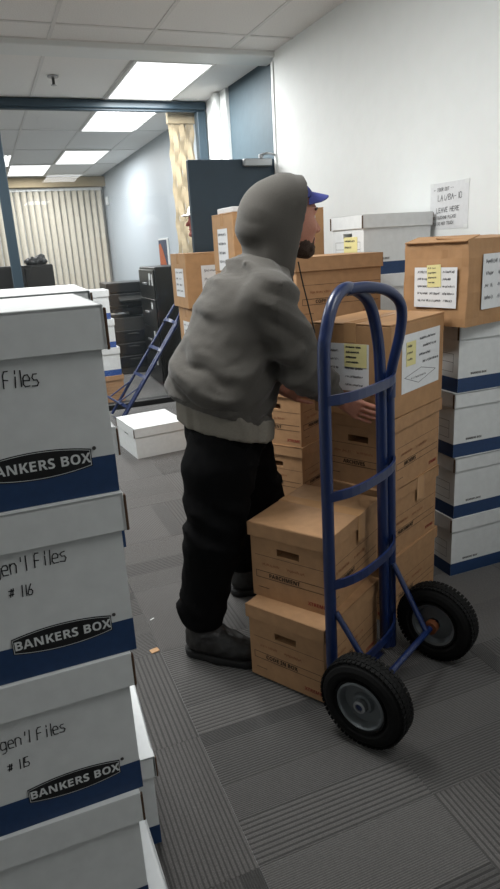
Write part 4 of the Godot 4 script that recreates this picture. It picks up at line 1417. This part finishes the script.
	sdf_cap(Vector3(1.112, 1.505, zc - 0.028), Vector3(1.105, 1.47, zc - 0.036), 0.007, 0.008, 0.006)
	sdf_noise(0.004, 90.0, 3)
	part(t, "beard", sdf_mesh([], base), M.beard)
	# cap: crown mostly under the hood, curved visor
	sdf_begin(Vector3(0.90, 1.56, zc - 0.13), Vector3(1.18, 1.74, zc + 0.13), 0.006)
	sdf_ell(Vector3(1.035, 1.615, zc), Vector3(0.102, 0.096, 0.081), 0.01)
	sdf_min_plane(Vector3(0.0, -1, 0), -1.64)
	var cap := part(t, "cap", sdf_mesh([], base), M.cap_blue)
	var st := new_st()
	var nu := 10
	var nw := 14
	for layer in [0.0, -0.004]:
		for i in nu:
			for j in nw:
				var p := []
				for e in [[i, j], [i + 1, j], [i + 1, j + 1], [i, j + 1]]:
					var u: float = float(e[0]) / nu
					var w := lerpf(-1.0, 1.0, float(e[1]) / nw)
					var xx := 1.055 + 0.055 * sqrt(maxf(0.0, 1.0 - w * w * 0.85)) + u * 0.080 * sqrt(maxf(0.0, 1.0 - w * w))
					p.append(Vector3(xx, 1.668 - u * 0.016 - 0.032 * w * w + layer, zc + w * 0.080) - base)
				var nn: Vector3 = (p[1] - p[0]).cross(p[3] - p[0]).normalized()
				if nn.y * (1.0 if layer == 0.0 else -1.0) < 0.0:
					nn = -nn
				quad(st, p[0], p[1], p[2], p[3], nn)
	for j in nw:
		var p := []
		for w0 in [j, j + 1]:
			var w := lerpf(-1.0, 1.0, float(w0) / nw)
			var xx := 1.055 + 0.055 * sqrt(maxf(0.0, 1.0 - w * w * 0.85)) + 0.080 * sqrt(maxf(0.0, 1.0 - w * w))
			p.append(Vector3(xx, 1.652 - 0.032 * w * w, zc + w * 0.080) - base)
		quad(st, p[0], p[1], p[1] + Vector3(0, -0.004, 0), p[0] + Vector3(0, -0.004, 0), Vector3(1, 0, 0))
	part(cap, "visor", st.commit(), M.cap_blue)
	# --- hoodie: torso and sleeves as one garment, the raised hood on it
	var hn := Vector3(-0.36, -1, 0).normalized()
	sdf_begin(Vector3(0.46, 0.80, -2.64), Vector3(1.22, 1.56, -1.80), 0.0088)
	sdf_cap(Vector3(0.738, 0.93, -2.19), Vector3(0.742, 1.02, -2.185), 0.174, 0.184, 0.05, Vector3(1, 1, 1.22))
	sdf_cap(Vector3(0.742, 1.02, -2.185), Vector3(0.842, 1.24, -2.18), 0.183, 0.174, 0.06, Vector3(1, 1, 1.15))
	sdf_cap(Vector3(0.842, 1.24, -2.18), Vector3(0.905, 1.37, -2.18), 0.160, 0.105, 0.06, Vector3(1, 1, 1.2))
	for a in [[sh_r, el_r, wr_r], [sh_l, el_l, wr_l]]:
		sdf_cap(chest.lerp(neck, 0.45), a[0], 0.10, 0.092, 0.05)
		sdf_cap(a[0], a[1], 0.088, 0.074, 0.030)
		sdf_cap(a[1], a[2] - (a[2] - a[1]).normalized() * 0.02, 0.072, 0.044, 0.03)
		# sleeve gathered in rings towards the cuff
		for k in 4:
			var c: Vector3 = a[1].lerp(a[2], 0.10 + 0.19 * k)
			var ax: Vector3 = (a[2] - a[1]).normalized()
			sdf_cap(c - ax * 0.006, c + ax * 0.010, 0.072 - 0.0058 * k, 0.069 - 0.006 * k, 0.012)
	# cloth folds: long soft waves across the back, shorter ones in the small of the back
	sdf_fold(0.012, Vector3(0.45, 1.0, 0.1), 62.0, 71, 0.35)
	sdf_fold(0.009, Vector3(-0.5, 0.8, 0.4), 85.0, 72, 0.5)
	sdf_noise(0.004, 9.0, 13)
	# armhole seam between sleeve and torso
	sdf_min_plane(hn, hn.dot(Vector3(0.70, 0.944, 0)))
	var hoodie := part(t, "hoodie", sdf_mesh([], base), M.hoodie)
	# ribbed band round the hem
	sdf_begin(Vector3(0.50, 0.80, -2.48), Vector3(0.99, 1.06, -1.90), 0.009)
	sdf_cap(Vector3(0.738, 0.90, -2.19), Vector3(0.742, 1.0, -2.185), 0.178, 0.183, 0.03, Vector3(1, 1, 1.23))
	sdf_noise(0.006, 9.0, 33)
	sdf_min_plane(hn, hn.dot(Vector3(0.70, 0.930, 0)))
	sdf_min_plane(-hn, -hn.dot(Vector3(0.70, 0.972, 0)))
	part(hoodie, "waistband", sdf_mesh([], base), M.hoodie)
	# hood pulled over the cap
	sdf_begin(Vector3(0.80, 1.32, zc - 0.16), Vector3(1.16, 1.77, zc + 0.16), 0.0065)
	sdf_ell(Vector3(0.985, 1.607, zc), Vector3(0.138, 0.112, 0.110), 0.03, false, Basis(Vector3.BACK, 0.38))
	sdf_cap(Vector3(1.05, 1.618, zc), Vector3(1.09, 1.618, zc), 0.100, 0.098, 0.04, Vector3(1, 1, 0.98))
	sdf_cap(Vector3(0.935, 1.545, zc), Vector3(0.965, 1.50, zc), 0.092, 0.098, 0.04, Vector3(1, 1, 1.08))
	sdf_cap(Vector3(0.99, 1.54, zc), Vector3(0.975, 1.43, zc), 0.098, 0.082, 0.04)
	sdf_cap(Vector3(0.94, 1.42, zc), Vector3(0.985, 1.39, zc), 0.090, 0.075, 0.03, Vector3(1, 1, 1.15))
	sdf_fold(0.004, Vector3(0.9, 0.5, 0.3), 55.0, 74, 0.5)
	sdf_min_plane(Vector3(1, -0.22, 0).normalized(), Vector3(1, -0.22, 0).normalized().dot(Vector3(1.046, 1.555, 0)))
	sdf_ell(Vector3(1.085, 1.610, zc), Vector3(0.150, 0.099, 0.087), 0.012, true)
	sdf_ell(Vector3(1.095, 1.50, zc), Vector3(0.10, 0.105, 0.073), 0.012, true)
	var hood := part(hoodie, "hood", sdf_mesh([], base), M.hoodie)
	# drawstrings hanging from the hood
	for s in [-1.0, 1.0]:
		part(t, "drawstring", tube_mesh(curve([Vector3(1.050, 1.43, zc + s * 0.035) - base, Vector3(1.062, 1.36, zc + s * 0.04) - base, Vector3(1.072 + 0.012 * s, 1.27, zc + s * 0.04) - base, Vector3(1.085 + 0.02 * s, 1.17, zc + s * 0.045) - base], 6), 0.0026, 6), M.drawstring)
	# shirt hem below the hoodie
	sdf_begin(Vector3(0.50, 0.72, -2.48), Vector3(0.99, 1.03, -1.90), 0.009)
	sdf_cap(Vector3(0.745, 0.84, -2.185), Vector3(0.745, 0.98, -2.185), 0.175, 0.170, 0.03, Vector3(1, 1, 1.25))
	sdf_fold(0.006, Vector3(1, 0.1, 0.6), 70.0, 31, 0.5)
	var sn := Vector3(-0.26, -1, 0).normalized()
	sdf_min_plane(sn, sn.dot(Vector3(0.70, 0.86, 0)))
	sdf_min_plane(-hn, -hn.dot(Vector3(0.70, 0.955, 0)))
	part(t, "shirt_hem", sdf_mesh([], base), M.shirt)
	# trousers
	sdf_begin(Vector3(0.42, 0.08, -2.56), Vector3(1.10, 0.98, -1.90), 0.0105)
	sdf_cap(Vector3(0.745, 0.90, -2.185), Vector3(0.745, 0.84, -2.185), 0.150, 0.150, 0.04, Vector3(1, 1, 1.1))
	for a in [[hip_r, kn_r, an_r], [hip_l, kn_l, an_l]]:
		sdf_cap(Vector3(0.745, 0.86, -2.185), a[0] + Vector3(0, -0.04, 0), 0.115, 0.104, 0.04)
		sdf_cap(a[0] + Vector3(0, -0.03, 0), a[0].lerp(a[1], 0.35), 0.104, 0.126, 0.03)
		sdf_cap(a[0].lerp(a[1], 0.35), a[1], 0.128, 0.108, 0.04)
		sdf_cap(a[1], a[2] + Vector3(0, 0.07, 0), 0.104, 0.084, 0.03)
		sdf_cap(a[2] + Vector3(0.005, 0.10, 0), a[2] + Vector3(0.005, 0.055, 0), 0.086, 0.082, 0.02)
	sdf_fold(0.010, Vector3(0.35, 1.0, 0.2), 75.0, 41, 0.6)
	sdf_noise(0.006, 8.0, 42)
	sdf_min_plane(Vector3.DOWN, -0.135)
	part(t, "trousers", sdf_mesh([], base), M.denim)
	# boots
	boot(t, base, Vector3(0.555, 0, -2.075), Vector3(0.72, 0, 0.70))
	boot(t, base, Vector3(0.870, 0, -2.425), Vector3(0.95, 0, 0.30))

func boot(t: Node3D, base: Vector3, heel: Vector3, dir: Vector3) -> void:
	dir = dir.normalized()
	sdf_begin(heel - Vector3(0.16, 0.0, 0.16), heel + Vector3(0.34, 0.26, 0.34), 0.007)
	sdf_cap(heel + Vector3(0, 0.21, 0), heel + Vector3(0, 0.09, 0) + dir * 0.005, 0.066, 0.060, 0.02)
	sdf_cap(heel + Vector3(0, 0.065, 0) - dir * 0.018, heel + Vector3(0, 0.06, 0) + dir * 0.05, 0.046, 0.05, 0.03)
	sdf_cap(heel + Vector3(0, 0.10, 0) + dir * 0.02, heel + Vector3(0, 0.062, 0) + dir * 0.13, 0.056, 0.045, 0.03)
	sdf_cap(heel + Vector3(0, 0.058, 0) + dir * 0.12, heel + Vector3(0, 0.056, 0) + dir * 0.185, 0.050, 0.043, 0.03)
	for k in 3:
		sdf_ell(heel + Vector3(0, 0.115 + 0.025 * k, 0) + dir * (0.03 - 0.012 * k), Vector3(0.062, 0.012, 0.062), 0.008)
	sdf_noise(0.005, 24.0, 51)
	sdf_min_plane(Vector3.DOWN, -0.028)
	var b := part(t, "boot", sdf_mesh([], base), M.boot)
	sdf_begin(heel - Vector3(0.16, 0.02, 0.16), heel + Vector3(0.34, 0.06, 0.34), 0.006)
	sdf_cap(heel + Vector3(0, 0.02, 0) - dir * 0.02, heel + Vector3(0, 0.02, 0) + dir * 0.06, 0.052, 0.050, 0.03)
	sdf_cap(heel + Vector3(0, 0.02, 0) + dir * 0.10, heel + Vector3(0, 0.02, 0) + dir * 0.188, 0.056, 0.050, 0.04)
	sdf_min_plane(Vector3.DOWN, -0.001)
	sdf_min_plane(Vector3.UP, 0.032)
	part(b, "sole", sdf_mesh([], base), M.sole)

func make_second_person() -> void:
	# mostly hidden behind the open door: a white cap and a face in profile, looking left
	var base := Vector3(1.80, 0, -5.45)
	var t := thing("person", "person in white cap half hidden behind the open door", "person", base)
	sdf_begin(Vector3(-0.34, 0.0, -0.34), Vector3(0.30, 1.62, 0.34), 0.018)
	sdf_cap(Vector3(0, 0.92, 0), Vector3(0, 1.15, 0), 0.13, 0.14, 0.05, Vector3(1, 1, 1.2))
	sdf_cap(Vector3(0, 1.15, 0), Vector3(0, 1.40, 0), 0.14, 0.10, 0.05, Vector3(1, 1, 1.3))
	sdf_cap(Vector3(0, 1.42, 0), Vector3(-0.02, 1.58, 0), 0.06, 0.056, 0.03)
	for s in [-1.0, 1.0]:
		sdf_cap(Vector3(0, 1.40, s * 0.16), Vector3(0.02, 1.12, s * 0.22), 0.056, 0.045, 0.03)
		sdf_cap(Vector3(0.02, 1.12, s * 0.22), Vector3(-0.06, 0.88, s * 0.23), 0.044, 0.028, 0.03)
		sdf_cap(Vector3(0, 0.92, s * 0.09), Vector3(0, 0.48, s * 0.10), 0.09, 0.06, 0.03)
		sdf_cap(Vector3(0, 0.48, s * 0.10), Vector3(0.01, 0.08, s * 0.10), 0.06, 0.042, 0.03)
		sdf_cap(Vector3(0.0, 0.05, s * 0.10), Vector3(-0.14, 0.04, s * 0.11), 0.045, 0.04, 0.03)
	sdf_min_plane(Vector3.DOWN, -0.002)
	var acc := sdf_collect(PackedVector3Array(), PackedVector3Array(), PackedInt32Array())
	sdf_begin(Vector3(-0.22, 1.52, -0.11), Vector3(0.12, 1.86, 0.11), 0.006)
	sdf_ell(Vector3(-0.04, 1.735, 0), Vector3(0.098, 0.105, 0.077), 0.02)
	sdf_ell(Vector3(-0.075, 1.66, 0), Vector3(0.062, 0.078, 0.060), 0.03)
	sdf_cap(Vector3(-0.02, 1.55, 0), Vector3(-0.03, 1.66, 0), 0.056, 0.056, 0.03)
	sdf_cap(Vector3(-0.125, 1.72, 0), Vector3(-0.155, 1.68, 0), 0.009, 0.014, 0.012)
	sdf_cap(Vector3(-0.13, 1.645, -0.018), Vector3(-0.13, 1.645, 0.018), 0.009, 0.009, 0.008)
	sdf_ell(Vector3(-0.125, 1.60, 0), Vector3(0.024, 0.02, 0.026), 0.02)
	for s in [-1.0, 1.0]:
		sdf_ell(Vector3(-0.145, 1.715, s * 0.031), Vector3(0.018, 0.011, 0.016), 0.012, true)
	acc = sdf_collect(acc[0], acc[1], acc[2])
	acc = add_hand(acc, Vector3(-0.06, 0.87, 0.23), Vector3(-0.2, -1, 0), Vector3(0, 0, 1), 0.3)
	acc = add_hand(acc, Vector3(-0.06, 0.87, -0.23), Vector3(-0.2, -1, 0), Vector3(0, 0, -1), 0.3)
	part(t, "body", sdf_mesh(acc), M.face2)
	sdf_begin(Vector3(-0.30, 0.75, -0.36), Vector3(0.30, 1.62, 0.36), 0.016)
	sdf_cap(Vector3(0, 0.92, 0), Vector3(0, 1.15, 0), 0.165, 0.165, 0.05, Vector3(1, 1, 1.2))
	sdf_cap(Vector3(0, 1.15, 0), Vector3(0, 1.42, 0), 0.165, 0.10, 0.05, Vector3(1, 1, 1.35))
	sdf_cap(Vector3(0, 1.46, 0), Vector3(-0.01, 1.55, 0), 0.085, 0.075, 0.03)
	for s in [-1.0, 1.0]:
		sdf_cap(Vector3(0, 1.40, s * 0.17), Vector3(0.02, 1.12, s * 0.225), 0.078, 0.066, 0.03)
		sdf_cap(Vector3(0.02, 1.12, s * 0.225), Vector3(-0.055, 0.90, s * 0.23), 0.065, 0.048, 0.03)
	sdf_noise(0.01, 9.0, 61)
	part(t, "jacket", sdf_mesh(), M.jacket)
	sdf_begin(Vector3(-0.25, 0.05, -0.28), Vector3(0.25, 1.0, 0.28), 0.016)
	for s in [-1.0, 1.0]:
		sdf_cap(Vector3(0, 0.90, s * 0.085), Vector3(0, 0.48, s * 0.10), 0.125, 0.09, 0.03)
		sdf_cap(Vector3(0, 0.48, s * 0.10), Vector3(0.01, 0.10, s * 0.10), 0.09, 0.075, 0.03)
	sdf_min_plane(Vector3.DOWN, -0.07)
	part(t, "trousers", sdf_mesh(), M.denim)
	for s in [-1.0, 1.0]:
		boot_simple(t, Vector3(0.01, 0, s * 0.10))
	sdf_begin(Vector3(-0.28, 1.66, -0.13), Vector3(0.12, 1.90, 0.13), 0.007)
	sdf_ell(Vector3(-0.04, 1.755, 0), Vector3(0.110, 0.108, 0.090), 0.01)
	sdf_min_plane(Vector3.DOWN, -1.755)
	sdf_cap(Vector3(-0.13, 1.757, 0), Vector3(-0.185, 1.750, 0), 0.012, 0.010, 0.01, Vector3(1, 0.8, 5.0))
	part(t, "cap", sdf_mesh(), M.white_cap)

func boot_simple(t: Node3D, heel: Vector3) -> void:
	sdf_begin(heel - Vector3(0.30, 0.0, 0.12), heel + Vector3(0.12, 0.22, 0.12), 0.010)
	sdf_cap(heel + Vector3(0, 0.17, 0), heel + Vector3(0, 0.08, 0), 0.06, 0.058, 0.02)
	sdf_cap(heel + Vector3(0.02, 0.045, 0), heel + Vector3(-0.18, 0.04, 0), 0.052, 0.045, 0.03)
	sdf_min_plane(Vector3.DOWN, -0.003)
	part(t, "boot", sdf_mesh(), M.boot)

# ------------------------------------------------------------------ small things
func make_small_things() -> void:
	# handwritten sign taped to the right wall
	var s := thing("wall_sign", "handwritten white paper sign taped to the right wall", "sign", Vector3(2.149, 1.625, -2.72), -PI / 2)
	part(s, "sheet", box_mesh(Vector3(0.285, 0.215, 0.0012), 0.0), M.paper)
	for row in [["<- DOOR OUT ->", -0.118, 0.068, 0.015, 0.0017], ["LAI/BA-10", -0.082, 0.024, 0.026, 0.0024], ["LEAVE HERE", -0.09, -0.030, 0.021, 0.0024], ["NO TOUCHING PLEASE", -0.118, -0.062, 0.0135, 0.0017], ["PLS DO NOT TOUCH", -0.118, -0.090, 0.0135, 0.0017]]:
		var st := new_st()
		pen(st, row[0], Vector2(row[1], row[2]), row[3], row[4], 0.0, 0.03, 0.25, 0.0008, 1.05 if row[3] < 0.02 else 1.15)
		part(s, "handwriting", st.commit(), M.pen_ink, mv(0, 0, 0.001))
	for p in [[-0.13, 0.1], [0.13, 0.1], [0.13, -0.1]]:
		part(s, "tape_tab", box_mesh(Vector3(0.03, 0.018, 0.0008), 0.0), M.white_trim, mv(p[0], p[1], 0.0012))
	# sprinklers
	for e in [[0.72, -5.55, "ceiling sprinkler head in front of the glass"], [0.40, -9.2, "ceiling sprinkler head inside the glazed office"]]:
		var k := thing("sprinkler_head", e[2], "sprinkler", Vector3(e[0], CEIL, e[1]), 0.0, "sprinkler heads")
		part(k, "escutcheon", lathe([Vector2(0.0, -0.012), Vector2(0.04, -0.010), Vector2(0.042, 0.0)], 20), M.steel, Transform3D(Basis(Vector3.RIGHT, -PI / 2), Vector3.ZERO))
		part(k, "stem", tube_mesh([Vector3(0, 0, 0), Vector3(0, -0.06, 0)], 0.011, 8), M.plastic_grey)
		part(k, "deflector", lathe([Vector2(0.0, 0.0), Vector2(0.022, 0.0), Vector2(0.022, 0.004), Vector2(0.0, 0.004)], 16), M.steel, Transform3D(Basis(Vector3.RIGHT, -PI / 2), Vector3(0, -0.064, 0)))
	# dark air grille on the office ceiling
	var v := thing("air_grille", "dark slotted air grille on the office ceiling", "vent", Vector3(0.30, CEIL - 0.006, -9.75))
	part(v, "frame", box_mesh(Vector3(0.52, 0.012, 0.2), 0.003), M.tee)
	for k in 4:
		part(v, "slot", box_mesh(Vector3(0.48, 0.006, 0.026), 0.0), M.cabinet, mv(0, -0.005, -0.066 + k * 0.044))
	# scrap of cardboard on the carpet
	var sc := part(self, numbered("cardboard_scrap"), box_mesh(Vector3(0.034, 0.003, 0.026), 0.0005), M.carton_pale, Transform3D(Basis(Vector3.UP, 0.2), Vector3(0.385, 0.0018, -2.175)))
	sc.set_meta("label", "tiny tan cardboard scrap on the carpet beside the boot")
	sc.set_meta("category", "scrap")
	var fl := part(self, numbered("paper_fleck"), box_mesh(Vector3(0.02, 0.0015, 0.006), 0.0), M.paper, Transform3D(Basis(Vector3.UP, 0.5), Vector3(0.43, 0.001, -2.40)))
	fl.set_meta("label", "tiny white paper fleck on the carpet behind the boot")
	fl.set_meta("category", "scrap")
